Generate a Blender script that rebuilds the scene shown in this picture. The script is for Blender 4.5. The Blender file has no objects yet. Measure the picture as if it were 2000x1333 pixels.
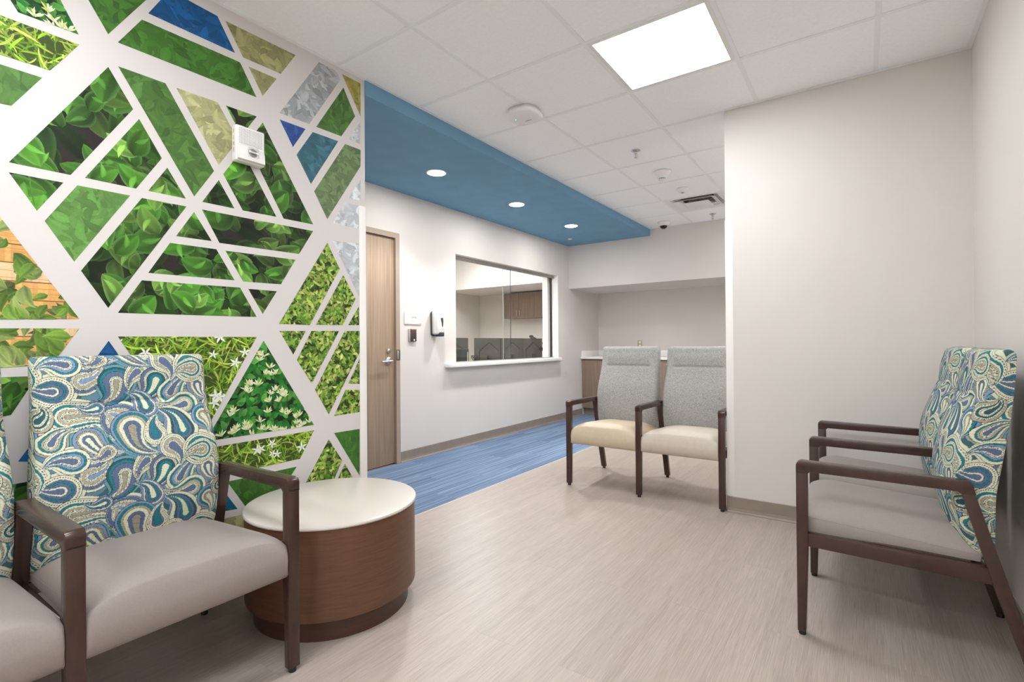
import bpy, bmesh, math, random
import numpy as np
from mathutils import Matrix, Vector

# ------------------------------------------------------------------ camera, world, exposure
SC = bpy.context.scene
COL = SC.collection
PI = math.pi
CAMH = 1.11
cam_data = bpy.data.cameras.new('camera')
cam = bpy.data.objects.new('camera', cam_data)
COL.objects.link(cam)
cam_data.sensor_fit = 'HORIZONTAL'
cam_data.sensor_width = 36.0
cam_data.lens = 979.63 / 2000 * 36
cam_data.clip_start = 0.05
cam.matrix_world = (Matrix.Translation((0, 0, CAMH)) @ Matrix.Rotation(0.6104, 4, 'Z')
                    @ Matrix.Rotation(PI / 2 + 0.0049, 4, 'X') @ Matrix.Rotation(-0.0074, 4, 'Z'))
SC.camera = cam
w = bpy.data.worlds.new('world')
SC.world = w
w.use_nodes = True
w.node_tree.nodes['Background'].inputs['Color'].default_value = (0.9, 0.95, 1.0, 1)
w.node_tree.nodes['Background'].inputs['Strength'].default_value = 0.3
SC.view_settings.view_transform = 'Standard'
SC.view_settings.look = 'None'
SC.view_settings.gamma = 1.0
SC.view_settings.use_curve_mapping = False
SC.view_settings.exposure = 0.40
SC.cycles.max_bounces = 7
SC.cycles.diffuse_bounces = 6
SC.cycles.adaptive_threshold = 0.02
SC.cycles.glossy_bounces = 3

PANEL_E = 20.0      # emission of the lay-in LED panels
SPOT_W = 33.0       # each recessed downlight
OFFICE_E = 50.0  # emission of the added, unseen office panels

# ------------------------------------------------------------------ room dimensions
ZC = 2.628                      # suspended ceiling
XM, XR = -2.335, 0.475          # mural wall, right wall
YN = 3.505                      # wall that juts in on the right
XN = -0.735                     # its outer corner
XD = -3.56                      # door and window wall
YB, YA = 6.57, 7.57             # bulkhead face, alcove back
YREAR = -2.3
YME = 1.876                     # end of the mural wall
ZS = 2.54                       # underside of the blue soffit
XS = -2.325
GX0, GY0, TS = -2.3664, 1.6879, 0.6096   # ceiling grid


def lin(c):
    return tuple((v / 12.92 if v <= 0.04045 else ((v + 0.055) / 1.055) ** 2.4) for v in c)


def rgb(r, g, b):
    return lin((r / 255, g / 255, b / 255))


# ------------------------------------------------------------------ materials
class NT:
    def __init__(self, name):
        self.m = bpy.data.materials.new(name)
        self.m.use_nodes = True
        self.t = self.m.node_tree
        self.b = self.t.nodes['Principled BSDF']
        self.out = self.t.nodes['Material Output']

    def n(self, typ, **kw):
        nd = self.t.nodes.new(typ)
        for k, v in kw.items():
            setattr(nd, k, v)
        return nd

    def l(self, a, b):
        self.t.links.new(a, b)


def setp(b, **kw):
    for k, v in kw.items():
        b.inputs[k.replace('_', ' ')].default_value = v


def plain(name, col, rough=0.5, metal=0.0, var=0.04, scale=8.0, bump=0.0, bscale=300.0, stretch=(1, 1, 1), spec=0.5, coord='pos'):
    """principled colour with a soft noise variation and an optional fine bump"""
    N = NT(name)
    c = rgb(*col)
    src = N.n('ShaderNodeNewGeometry').outputs['Position'] if coord == 'pos' else N.n('ShaderNodeTexCoord').outputs['Object']
    mp = N.n('ShaderNodeMapping')
    mp.inputs['Scale'].default_value = stretch
    N.l(src, mp.inputs['Vector'])
    nz = N.n('ShaderNodeTexNoise')
    nz.inputs['Scale'].default_value = scale
    nz.inputs['Detail'].default_value = 1
    N.l(mp.outputs[0], nz.inputs['Vector'])
    rp = N.n('ShaderNodeValToRGB')
    rp.color_ramp.elements[0].position = 0.3
    rp.color_ramp.elements[1].position = 0.7
    rp.color_ramp.elements[0].color = tuple(v * (1 - var) for v in c) + (1,)
    rp.color_ramp.elements[1].color = tuple(min(1, v * (1 + var)) for v in c) + (1,)
    N.l(nz.outputs['Fac'], rp.inputs['Fac'])
    N.l(rp.outputs['Color'], N.b.inputs['Base Color'])
    setp(N.b, Roughness=rough, Metallic=metal)
    N.b.inputs['Specular IOR Level'].default_value = spec
    if bump > 0:
        n2 = N.n('ShaderNodeTexNoise')
        n2.inputs['Scale'].default_value = bscale
        n2.inputs['Detail'].default_value = 3
        N.l(src, n2.inputs['Vector'])
        bp = N.n('ShaderNodeBump')
        bp.inputs['Strength'].default_value = bump
        bp.inputs['Distance'].default_value = 0.001
        N.l(n2.outputs['Fac'], bp.inputs['Height'])
        N.l(bp.outputs['Normal'], N.b.inputs['Normal'])
    return N.m


def emit(name, col, strength):
    N = NT(name)
    e = N.n('ShaderNodeEmission')
    e.inputs['Color'].default_value = tuple(col) + (1,)
    e.inputs['Strength'].default_value = strength
    N.l(e.outputs[0], N.out.inputs['Surface'])
    return N.m


def streaky(name, c0, c1, c2, rough, across, along, rnd=0.06, bump=0.15, wide=18.0, mixw=0.4):
    """fine linear strie running along Y, with a tone of its own for every plank"""
    N = NT(name)
    pos = N.n('ShaderNodeNewGeometry').outputs['Position']
    oi = N.n('ShaderNodeObjectInfo')
    mul = N.n('ShaderNodeMath', operation='MULTIPLY')
    mul.inputs[1].default_value = 37.0
    N.l(oi.outputs['Random'], mul.inputs[0])
    cx = N.n('ShaderNodeCombineXYZ')
    N.l(mul.outputs[0], cx.inputs['Y'])
    N.l(mul.outputs[0], cx.inputs['Z'])
    ad = N.n('ShaderNodeVectorMath', operation='ADD')
    N.l(pos, ad.inputs[0])
    N.l(cx.outputs[0], ad.inputs[1])
    m1 = N.n('ShaderNodeMapping')
    m1.inputs['Scale'].default_value = (across, along, 1)
    N.l(ad.outputs[0], m1.inputs['Vector'])
    n1 = N.n('ShaderNodeTexNoise')
    n1.inputs['Scale'].default_value = 1.0
    n1.inputs['Detail'].default_value = 4
    n1.inputs['Roughness'].default_value = 0.65
    N.l(m1.outputs[0], n1.inputs['Vector'])
    m2 = N.n('ShaderNodeMapping')
    m2.inputs['Scale'].default_value = (wide, 0.5, 1)
    N.l(ad.outputs[0], m2.inputs['Vector'])
    n2 = N.n('ShaderNodeTexNoise')
    n2.inputs['Scale'].default_value = 1.0
    n2.inputs['Detail'].default_value = 2
    N.l(m2.outputs[0], n2.inputs['Vector'])
    mx = N.n('ShaderNodeMix', data_type='FLOAT')
    mx.inputs['Factor'].default_value = mixw
    N.l(n1.outputs['Fac'], mx.inputs['A'])
    N.l(n2.outputs['Fac'], mx.inputs['B'])
    rp = N.n('ShaderNodeValToRGB')
    e = rp.color_ramp.elements
    e[0].position, e[1].position = 0.33, 0.67
    e[0].color = rgb(*c0) + (1,)
    e[1].color = rgb(*c2) + (1,)
    k = rp.color_ramp.elements.new(0.5)
    k.color = rgb(*c1) + (1,)
    N.l(mx.outputs['Result'], rp.inputs['Fac'])
    mr = N.n('ShaderNodeMapRange')
    mr.inputs['To Min'].default_value = 1 - rnd
    mr.inputs['To Max'].default_value = 1 + rnd * 0.6
    N.l(oi.outputs['Random'], mr.inputs['Value'])
    vm = N.n('ShaderNodeVectorMath', operation='SCALE')
    N.l(rp.outputs['Color'], vm.inputs[0])
    N.l(mr.outputs['Result'], vm.inputs['Scale'])
    N.l(vm.outputs[0], N.b.inputs['Base Color'])
    setp(N.b, Roughness=rough)
    if bump <= 0:
        return N.m
    bp = N.n('ShaderNodeBump')
    bp.inputs['Strength'].default_value = bump
    bp.inputs['Distance'].default_value = 0.0006
    N.l(n1.outputs['Fac'], bp.inputs['Height'])
    N.l(bp.outputs['Normal'], N.b.inputs['Normal'])
    return N.m


def woodgrain(name, c0, c1, rough, scale=(60, 60, 1.6), detail=5, coord='pos'):
    N = NT(name)
    src = N.n('ShaderNodeNewGeometry').outputs['Position'] if coord == 'pos' else N.n('ShaderNodeTexCoord').outputs['Object']
    mp = N.n('ShaderNodeMapping')
    mp.inputs['Scale'].default_value = scale
    N.l(src, mp.inputs['Vector'])
    nz = N.n('ShaderNodeTexNoise')
    nz.inputs['Scale'].default_value = 1.0
    nz.inputs['Detail'].default_value = detail
    nz.inputs['Roughness'].default_value = 0.6
    nz.inputs['Distortion'].default_value = 0.3
    N.l(mp.outputs[0], nz.inputs['Vector'])
    rp = N.n('ShaderNodeValToRGB')
    rp.color_ramp.elements[0].position = 0.32
    rp.color_ramp.elements[1].position = 0.68
    rp.color_ramp.elements[0].color = rgb(*c0) + (1,)
    rp.color_ramp.elements[1].color = rgb(*c1) + (1,)
    N.l(nz.outputs['Fac'], rp.inputs['Fac'])
    N.l(rp.outputs['Color'], N.b.inputs['Base Color'])
    setp(N.b, Roughness=rough)
    bp = N.n('ShaderNodeBump')
    bp.inputs['Strength'].default_value = 0.08
    bp.inputs['Distance'].default_value = 0.0005
    N.l(nz.outputs['Fac'], bp.inputs['Height'])
    N.l(bp.outputs['Normal'], N.b.inputs['Normal'])
    return N.m


def tweed(name, c0, c1, scale=420.0):
    """woven grey upholstery: crossed stretched noises"""
    N = NT(name)
    src = N.n('ShaderNodeTexCoord').outputs['Object']
    outs = []
    for st in ((1, 1, 0.22), (0.22, 0.6, 1)):
        mp = N.n('ShaderNodeMapping')
        mp.inputs['Scale'].default_value = st
        N.l(src, mp.inputs['Vector'])
        nz = N.n('ShaderNodeTexNoise')
        nz.inputs['Scale'].default_value = scale
        nz.inputs['Detail'].default_value = 3
        N.l(mp.outputs[0], nz.inputs['Vector'])
        outs.append(nz.outputs['Fac'])
    mx = N.n('ShaderNodeMix', data_type='FLOAT')
    mx.inputs['Factor'].default_value = 0.42
    N.l(outs[0], mx.inputs['A'])
    N.l(outs[1], mx.inputs['B'])
    rp = N.n('ShaderNodeValToRGB')
    rp.color_ramp.elements[0].position = 0.36
    rp.color_ramp.elements[1].position = 0.62
    rp.color_ramp.elements[0].color = rgb(*c0) + (1,)
    rp.color_ramp.elements[1].color = rgb(*c1) + (1,)
    N.l(mx.outputs['Result'], rp.inputs['Fac'])
    N.l(rp.outputs['Color'], N.b.inputs['Base Color'])
    setp(N.b, Roughness=0.95)
    N.b.inputs['Specular IOR Level'].default_value = 0.15
    bp = N.n('ShaderNodeBump')
    bp.inputs['Strength'].default_value = 0.35
    bp.inputs['Distance'].default_value = 0.0008
    N.l(mx.outputs['Result'], bp.inputs['Height'])
    N.l(bp.outputs['Normal'], N.b.inputs['Normal'])
    return N.m


def printed(name, rough=0.6, weave=0.0, spec=0.3):
    """flat print: the printed colours live in a colour attribute, the noise is ink and weave grain"""
    N = NT(name)
    at = N.n('ShaderNodeAttribute')
    at.attribute_name = 'print'
    src = N.n('ShaderNodeTexCoord').outputs['Object']
    nz = N.n('ShaderNodeTexNoise')
    nz.inputs['Scale'].default_value = 420.0 if weave else 150.0
    nz.inputs['Detail'].default_value = 3
    N.l(src, nz.inputs['Vector'])
    mr = N.n('ShaderNodeMapRange')
    mr.inputs['To Min'].default_value = 0.72 if weave else 0.76
    mr.inputs['To Max'].default_value = 1.08 if weave else 1.02
    N.l(nz.outputs['Fac'], mr.inputs['Value'])
    vm = N.n('ShaderNodeVectorMath', operation='SCALE')
    N.l(at.outputs['Color'], vm.inputs[0])
    N.l(mr.outputs['Result'], vm.inputs['Scale'])
    N.l(vm.outputs[0], N.b.inputs['Base Color'])
    setp(N.b, Roughness=rough)
    N.b.inputs['Specular IOR Level'].default_value = spec
    if weave:
        bp = N.n('ShaderNodeBump')
        bp.inputs['Strength'].default_value = weave
        bp.inputs['Distance'].default_value = 0.0006
        N.l(nz.outputs['Fac'], bp.inputs['Height'])
        N.l(bp.outputs['Normal'], N.b.inputs['Normal'])
    return N.m


def glassy(name, tint=(0.97, 0.985, 0.98)):
    N = NT(name)
    tr = N.n('ShaderNodeBsdfTransparent')
    tr.inputs['Color'].default_value = tint + (1,)
    gl = N.n('ShaderNodeBsdfGlossy')
    gl.inputs['Roughness'].default_value = 0.0
    mx = N.n('ShaderNodeMixShader')
    mx.inputs[0].default_value = 0.035
    N.l(tr.outputs[0], mx.inputs[1])
    N.l(gl.outputs[0], mx.inputs[2])
    N.l(mx.outputs[0], N.out.inputs['Surface'])
    return N.m


M = {}
M['wall'] = plain('painted_wall', (216, 211, 206), 0.75, var=0.012, scale=3, spec=0.2)
M['wall_n'] = M['wall']
M['blue'] = plain('blue_paint', (116, 158, 186), 0.8, var=0.03, scale=6, spec=0.15)
M['tile'] = plain('ceiling_tile', (248, 250, 252), 0.9, var=0.02, scale=60, spec=0.1)
M['tee'] = plain('painted_steel', (238, 240, 242), 0.5, var=0.01, scale=20)
M['white'] = plain('white_plastic', (232, 231, 229), 0.4, var=0.01, scale=20)
M['guard'] = plain('corner_guard_vinyl', (238, 235, 231), 0.5, var=0.01, scale=5)
M['solid'] = plain('solid_surface', (240, 238, 235), 0.35, var=0.02, scale=120)
M['base'] = plain('rubber_base', (142, 129, 118), 0.5, var=0.05, scale=12)
M['floor'] = streaky('vinyl_plank', (146, 134, 125), (167, 155, 146), (185, 174, 166), 0.38, 620.0, 7.0, rnd=0.02, mixw=0.18, bump=0.0)
M['carpet'] = streaky('blue_carpet', (72, 92, 120), (102, 124, 152), (142, 160, 182), 0.95, 70.0, 0.9, rnd=0.10, bump=0.5, wide=60.0)
M['edge'] = plain('transition_strip', (224, 214, 202), 0.4, var=0.02)
M['darkwood'] = woodgrain('espresso_wood', (56, 38, 31), (68, 47, 38), 0.24, (30, 10, 10), coord='obj')
M['drum'] = woodgrain('walnut_veneer', (88, 58, 40), (104, 70, 49), 0.38, (10, 10, 120), coord='obj')
M['drumlow'] = woodgrain('walnut_plinth', (66, 43, 31), (78, 51, 37), 0.38, (10, 10, 120), coord='obj')
M['laminate'] = plain('white_laminate', (198, 191, 183), 0.28, var=0.015, scale=4)
M['oak'] = woodgrain('oak_door', (148, 126, 105), (172, 150, 128), 0.5, (75, 75, 2.2))
M['ash'] = woodgrain('ash_laminate', (122, 104, 90), (148, 128, 112), 0.5, (80, 80, 2.0))
M['frame'] = plain('bronze_frame', (168, 151, 135), 0.4, var=0.02)
M['chrome'] = plain('satin_chrome', (205, 203, 200), 0.22, metal=1.0, var=0.02, scale=30)
M['brass'] = plain('brass', (200, 170, 110), 0.3, metal=1.0)
M['alu'] = plain('aluminium', (170, 166, 160), 0.35, metal=0.8)
M['darkmetal'] = plain('dark_metal', (52, 44, 38), 0.4, metal=0.4)
M['black'] = plain('black_plastic', (34, 31, 30), 0.4, var=0.05)
M['charcoal'] = plain('charcoal_plastic', (58, 60, 62), 0.5, var=0.05)
M['monitor'] = plain('monitor_plastic', (78, 73, 66), 0.5, var=0.03)
M['monitor2'] = plain('monitor_ridge', (46, 44, 41), 0.5, var=0.03)
M['reader'] = plain('reader_plastic', (62, 52, 48), 0.45, var=0.03)
M['pink'] = emit('reader_light', rgb(235, 120, 125), 1.1)
M['led'] = emit('status_light', rgb(140, 255, 210), 2.5)
M['steelgrey'] = plain('grey_plastic', (170, 165, 160), 0.45)
M['outlet'] = plain('steel_plate', (176, 166, 150), 0.35, metal=0.6)
M['vinyl_taupe'] = plain('taupe_vinyl', (143, 133, 128), 0.55, var=0.03, scale=180, bump=0.25, bscale=700, coord='obj')
M['vinyl_tan'] = plain('tan_vinyl', (196, 180, 156), 0.5, var=0.03, scale=40, bump=0.15, bscale=600, coord='obj')
M['vinyl_cream'] = plain('cream_vinyl', (194, 184, 171), 0.5, var=0.03, scale=40, bump=0.15, bscale=600, coord='obj')
M['tweed'] = tweed('grey_tweed', (126, 125, 123), (186, 185, 182))
M['paisley'] = printed('paisley_print', 0.9, weave=0.3, spec=0.12)
M['mural'] = printed('mural_print', 0.6)
M['film'] = plain('mural_film', (208, 203, 201), 0.6, var=0.008, scale=3)
M['panel_glow'] = emit('led_diffuser', (0.955, 0.98, 1.0), PANEL_E)
M['office_glow'] = emit('office_fill_glow', (1.0, 0.99, 0.98), OFFICE_E)
M['down_glow'] = emit('downlight_lens', (1.0, 0.975, 0.945), 165.0)
M['glass'] = glassy('clear_glass')
M['lens'] = glassy('strobe_lens', (0.9, 0.9, 0.9))
M['red'] = plain('red_ink', (196, 92, 78), 0.5)
M['ink'] = plain('grey_ink', (110, 106, 102), 0.5)
M['smoked'] = plain('smoked_dome', (22, 20, 20), 0.12)
M['duct'] = plain('dark_duct', (60, 50, 46), 0.7, var=0.4, scale=30)
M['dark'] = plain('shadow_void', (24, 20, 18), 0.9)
M['foil'] = plain('duct_liner', (150, 140, 134), 0.5, var=0.4, scale=40)


# ------------------------------------------------------------------ mesh helpers
def link(o, parent=None):
    COL.objects.link(o)
    if parent is not None:
        o.parent = parent
    return o


def from_bm(name, bm, mat, parent=None, smooth=False, loc=(0, 0, 0), angle=None):
    me = bpy.data.meshes.new(name)
    bmesh.ops.recalc_face_normals(bm, faces=bm.faces[:])
    bm.to_mesh(me)
    bm.free()
    me.materials.append(mat)
    if smooth:
        me.polygons.foreach_set('use_smooth', [True] * len(me.polygons))
        if angle:
            me.set_sharp_from_angle(angle=math.radians(angle))
    o = bpy.data.objects.new(name, me)
    o.location = loc
    return link(o, parent)


def bm_box(bm, x0, x1, y0, y1, z0, z1):
    vs = [bm.verts.new(p) for p in ((x0, y0, z0), (x1, y0, z0), (x1, y1, z0), (x0, y1, z0), (x0, y0, z1), (x1, y0, z1), (x1, y1, z1), (x0, y1, z1))]
    for f in ((0, 3, 2, 1), (4, 5, 6, 7), (0, 1, 5, 4), (1, 2, 6, 5), (2, 3, 7, 6), (3, 0, 4, 7)):
        bm.faces.new([vs[i] for i in f])
    return vs


def box(name, x0, x1, y0, y1, z0, z1, mat, parent=None, bevel=0.0, seg=2):
    bm = bmesh.new()
    bm_box(bm, min(x0, x1), max(x0, x1), min(y0, y1), max(y0, y1), min(z0, z1), max(z0, z1))
    if bevel > 0:
        bmesh.ops.bevel(bm, geom=bm.edges[:], offset=bevel, segments=seg, profile=0.5, affect='EDGES')
    return from_bm(name, bm, mat, parent, smooth=bevel > 0, angle=40)


def boxes(name, lst, mat, parent=None):
    bm = bmesh.new()
    for b in lst:
        bm_box(bm, *b)
    return from_bm(name, bm, mat, parent)


def prism(name, pts, a0, a1, axis, mat, parent=None, bevel=0.0, seg=2):
    """extrude a 2D outline along an axis: axis x -> pts are (y,z), y -> (x,z), z -> (x,y)"""
    bm = bmesh.new()

    def mk(p, a):
        return {'x': (a, p[0], p[1]), 'y': (p[0], a, p[1]), 'z': (p[0], p[1], a)}[axis]
    lo = [bm.verts.new(mk(p, a0)) for p in pts]
    hi = [bm.verts.new(mk(p, a1)) for p in pts]
    n = len(pts)
    bm.faces.new(lo)
    bm.faces.new(hi[::-1])
    for i in range(n):
        bm.faces.new((lo[i], hi[i], hi[(i + 1) % n], lo[(i + 1) % n]))
    bmesh.ops.recalc_face_normals(bm, faces=bm.faces[:])
    if bevel > 0:
        bmesh.ops.bevel(bm, geom=bm.edges[:], offset=bevel, segments=seg, profile=0.5, affect='EDGES', clamp_overlap=True)
    return from_bm(name, bm, mat, parent, smooth=bevel > 0, angle=35)


def lathe(name, prof, mat, parent=None, loc=(0, 0, 0), n=48, axis='z', angle=35):
    """revolve (r, h) points; r may be 0 at the ends"""
    bm = bmesh.new()
    rings = []
    for r, h in prof:
        ring = []
        cnt = 1 if r < 1e-6 else n
        for i in range(cnt):
            a = 2 * PI * i / n
            p = (r * math.cos(a), r * math.sin(a), h)
            if axis == 'x':
                p = (p[2], p[0], p[1])
            elif axis == 'y':
                p = (p[0], p[2], p[1])
            ring.append(bm.verts.new(p))
        rings.append(ring)
    for a, b in zip(rings, rings[1:]):
        for i in range(n):
            j = (i + 1) % n
            if len(a) == 1 and len(b) == 1:
                continue
            if len(a) == 1:
                bm.faces.new((a[0], b[i], b[j]))
            elif len(b) == 1:
                bm.faces.new((a[i], a[j], b[0]))
            else:
                bm.faces.new((a[i], a[j], b[j], b[i]))
    return from_bm(name, bm, mat, parent, smooth=True, loc=loc, angle=angle)


def tube(name, pts, r, mat, parent=None, n=8):
    bm = bmesh.new()
    P = [Vector(p) for p in pts]
    prev = None
    up = Vector((0.123, 0.317, 0.94)).normalized()
    for k, p in enumerate(P):
        d = (P[min(k + 1, len(P) - 1)] - P[max(k - 1, 0)]).normalized()
        s = d.cross(up)
        if s.length < 1e-3:
            s = d.cross(Vector((1, 0, 0)))
        s.normalize()
        t = s.cross(d)
        rr = r[k] if isinstance(r, (list, tuple)) else r
        ring = [bm.verts.new(p + rr * (math.cos(2 * PI * i / n) * s + math.sin(2 * PI * i / n) * t)) for i in range(n)]
        if prev:
            for i in range(n):
                bm.faces.new((prev[i], prev[(i + 1) % n], ring[(i + 1) % n], ring[i]))
        else:
            bm.faces.new(ring[::-1])
        prev = ring
    bm.faces.new(prev)
    return from_bm(name, bm, mat, parent, smooth=True, angle=50)


def empty(name, loc, label=None, cat=None, group=None, rz=0.0):
    o = bpy.data.objects.new(name, None)
    o.empty_display_size = 0.1
    o.location = loc
    o.rotation_euler = (0, 0, rz)
    COL.objects.link(o)
    if label:
        tag(o, label, cat, group)
    return o


def tag(o, label=None, cat=None, group=None, kind=None):
    if label:
        o['label'] = label
    if cat:
        o['category'] = cat
    if group:
        o['group'] = group
    if kind:
        o['kind'] = kind
    return o


def struct(o, label=None):
    o['kind'] = 'structure'
    if label:
        o['label'] = label
    return o


def grid_mesh(name, V, nu, nv, mat, parent=None, wrap=True, caps=True, colors=None, loc=(0, 0, 0)):
    """nu columns (closed loop when wrap) by nv rows of vertices given row by row"""
    V = np.asarray(V, dtype=np.float64).reshape(-1, 3)
    i = np.arange(nv - 1)[:, None] * nu
    c = np.arange(nu if wrap else nu - 1)[None, :]
    a = (i + c).ravel()
    b = (i + (c + 1) % nu).ravel()
    F = np.stack([a, b, b + nu, a + nu], 1)
    faces = F.tolist()
    if caps and wrap:
        faces.append(list(range(nu))[::-1])
        faces.append(list(range((nv - 1) * nu, nv * nu)))
    me = bpy.data.meshes.new(name)
    me.from_pydata(V.tolist(), [], faces)
    me.polygons.foreach_set('use_smooth', [True] * len(me.polygons))
    me.materials.append(mat)
    if colors is not None:
        ca = me.color_attributes.new('print', 'FLOAT_COLOR', 'POINT')
        ca.data.foreach_set('color', np.concatenate([colors, np.ones((len(colors), 1))], 1).astype(np.float32).ravel())
    me.update()
    o = bpy.data.objects.new(name, me)
    o.location = loc
    return link(o, parent)


def text_mesh(name, body, size, mat, parent, mw, extrude=0.0004):
    cu = bpy.data.curves.new(name, 'FONT')
    cu.body = body
    cu.size = size
    cu.align_x = 'CENTER'
    cu.align_y = 'CENTER'
    cu.extrude = extrude
    cu.resolution_u = 3
    tmp = bpy.data.objects.new(name + '_tmp', cu)
    COL.objects.link(tmp)
    dg = bpy.context.evaluated_depsgraph_get()
    me = bpy.data.meshes.new_from_object(tmp.evaluated_get(dg))
    bpy.data.objects.remove(tmp)
    me.materials.clear()
    me.materials.append(mat)
    me.transform(mw)
    o = bpy.data.objects.new(name, me)
    return link(o, parent)


# ------------------------------------------------------------------ the room
# floor: slab below, vinyl planks and carpet planks laid on it
floor = struct(box('floor', XD - 0.3, XR + 0.2, YREAR - 0.2, YA + 0.1, -0.12, -0.004, M['base']), 'pale linear grain vinyl plank floor')
XCARP = -2.385
PW, PL, PT = 0.184, 1.214, 0.004


def plank_mesh(name, wx, ly, mat):
    bm = bmesh.new()
    vs = bm_box(bm, 0.0001, wx - 0.0001, 0.0001, ly - 0.0001, -PT, 0.0)
    top = [e for e in bm.edges if all(v.co.z > -1e-6 for v in e.verts)]
    bmesh.ops.bevel(bm, geom=top, offset=0.0002, segments=1, affect='EDGES')
    me = bpy.data.meshes.new(name)
    bm.to_mesh(me)
    bm.free()
    me.materials.append(mat)
    return me


plank_cache = {}


def lay(name, x0, x1, y0, y1, wx, ly, xorg, yorg_fn, mat, parent):
    k = math.floor((x0 - xorg) / wx)
    while xorg + k * wx < x1 - 1e-6:
        a0, a1 = max(x0, xorg + k * wx), min(x1, xorg + (k + 1) * wx)
        yo = yorg_fn(k)
        j = math.floor((y0 - yo) / ly)
        while yo + j * ly < y1 - 1e-6:
            b0, b1 = max(y0, yo + j * ly), min(y1, yo + (j + 1) * ly)
            if a1 - a0 > 0.004 and b1 - b0 > 0.004:
                key = (name, round(a1 - a0, 4), round(b1 - b0, 4))
                if key not in plank_cache:
                    plank_cache[key] = plank_mesh(name, a1 - a0, b1 - b0, mat)
                o = bpy.data.objects.new(name, plank_cache[key])
                o.location = (a0, b0, 0)
                link(o, parent)
            j += 1
        k += 1


lay('floor_plank', XCARP + 0.004, XR, YREAR, YN, PW, PL, -1.606, lambda k: 2.722 if k % 2 == 0 else 2.145, M['floor'], floor)
lay('floor_plank', XCARP + 0.004, XR, YN, YA, PW, PL, -1.606, lambda k: 2.722 if k % 2 == 0 else 2.145, M['floor'], floor)
carpet = struct(box('floor_carpet', XD, XCARP, YME, YA, -0.0045, -0.004, M['base']), 'blue striped plank carpet along the door wall')
lay('carpet_plank', XD, XCARP, YME, YA, 0.235, 0.915, XD, lambda k: 1.5 + 0.31 * (k % 3), M['carpet'], carpet)
struct(box('trim_1', XCARP, XCARP + 0.005, YME, YA, -0.004, 0.0012, M['edge']), 'pale strip between carpet and vinyl')

# mural wall with its return, right wall, rear wall, jutting wall
struct(box('wall_left', XM - 0.14, XM, YREAR, YME, 0, ZC + 0.1, M['wall']), 'wall carrying the leaf mural')
struct(box('wall_return', XD, XM - 0.14, YME - 0.12, YME, 0, ZC + 0.1, M['wall']))
struct(box('wall_right', XR, XR + 0.12, YREAR, YA, 0, ZC + 0.1, M['wall']), 'plain off-white wall behind the right seats')
struct(box('wall_rear', XM - 0.14, XR + 0.12, YREAR - 0.12, YREAR, 0, ZC + 0.1, M['wall']))
struct(box('wall_near', XN, XR, YN, YN + 0.14, 0, ZC + 0.1, M['wall']), 'off-white wall jutting in between the seating areas')
# bulkhead over the alcove and the alcove back
struct(box('wall_bulkhead', XD, XR, YB, YA, 1.912, ZC + 0.1, M['wall']), 'off-white bulkhead over the counter alcove')
struct(box('wall_back', XD, XR, YA, YA + 0.1, 0, ZC + 0.1, M['wall']), 'back wall of the counter alcove')
# door and window wall (openings left free)
DY0, DY1, DZ = 2.285, 3.203, 2.10
WY0, WY1, WZ0, WZ1 = 4.043, 6.25, 0.865, 2.074
FW = 0.048
WT = 0.20
x0, x1 = XD - WT, XD
struct(boxes('wall_door', [
    (x0, x1, YME - 0.12, DY0 - FW, 0, ZC + 0.1),
    (x0, x1, DY0 - FW, DY1 + FW, DZ + FW, ZC + 0.1),
    (x0, x1, DY1 + FW, WY0, 0, ZC + 0.1),
    (x0, x1, WY0, WY1, 0, WZ0),
    (x0, x1, WY0, WY1, WZ1, ZC + 0.1),
    (x0, x1, WY1, YA + 0.1, 0, ZC + 0.1)], M['wall']), 'off-white wall with the door and the service window')

# rubber cove base: board plus toe
def cove(name, p0, p1, nrm):
    (ax, ay), (bx, by) = p0, p1
    nx, ny = nrm
    prof = [(0, 0), (0.016, 0), (0.016, 0.004), (0.009, 0.012), (0.006, 0.03), (0.006, 0.099), (0.003, 0.102), (0, 0.102)]
    bm = bmesh.new()
    rows = []
    for (px, py) in ((ax, ay), (bx, by)):
        rows.append([bm.verts.new((px + nx * d, py + ny * d, z)) for d, z in prof])
    n = len(prof)
    for i in range(n):
        bm.faces.new((rows[0][i], rows[0][(i + 1) % n], rows[1][(i + 1) % n], rows[1][i]))
    bm.faces.new(rows[0])
    bm.faces.new(rows[1][::-1])
    o = from_bm(name, bm, M['base'])
    return struct(o)


cove('baseboard_door', (XD, DY1 + FW), (XD, 6.96), (1, 0))
cove('baseboard_door_near', (XD, YME), (XD, DY0 - FW), (1, 0))
cove('baseboard_near', (XN, YN), (XR, YN), (0, -1))
cove('baseboard_right', (XR, YREAR), (XR, YN - 0.016), (-1, 0))
cove('baseboard_left', (XM, YREAR), (XM, YME), (1, 0))
cove('baseboard_side', (XN, YN), (XN, YN + 0.14), (-1, 0))

# corner guards
struct(prism('trim_2', [(XN - 0.002, YN - 0.002), (XN + 0.044, YN - 0.002), (XN + 0.044, YN), (XN, YN), (XN, YN + 0.044), (XN - 0.002, YN + 0.044)], 0.103, 1.906, 'z', M['guard'], bevel=0.0006), 'white corner guard on the jutting wall')
struct(prism('trim_3', [(XM + 0.003, YME + 0.003), (XM + 0.003, YME - 0.044), (XM + 0.001, YME - 0.044), (XM + 0.001, YME), (XM - 0.044, YME), (XM - 0.044, YME + 0.003)], 0.103, 1.90, 'z', M['guard'], bevel=0.0006), 'white corner guard at the end of the mural')

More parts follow.
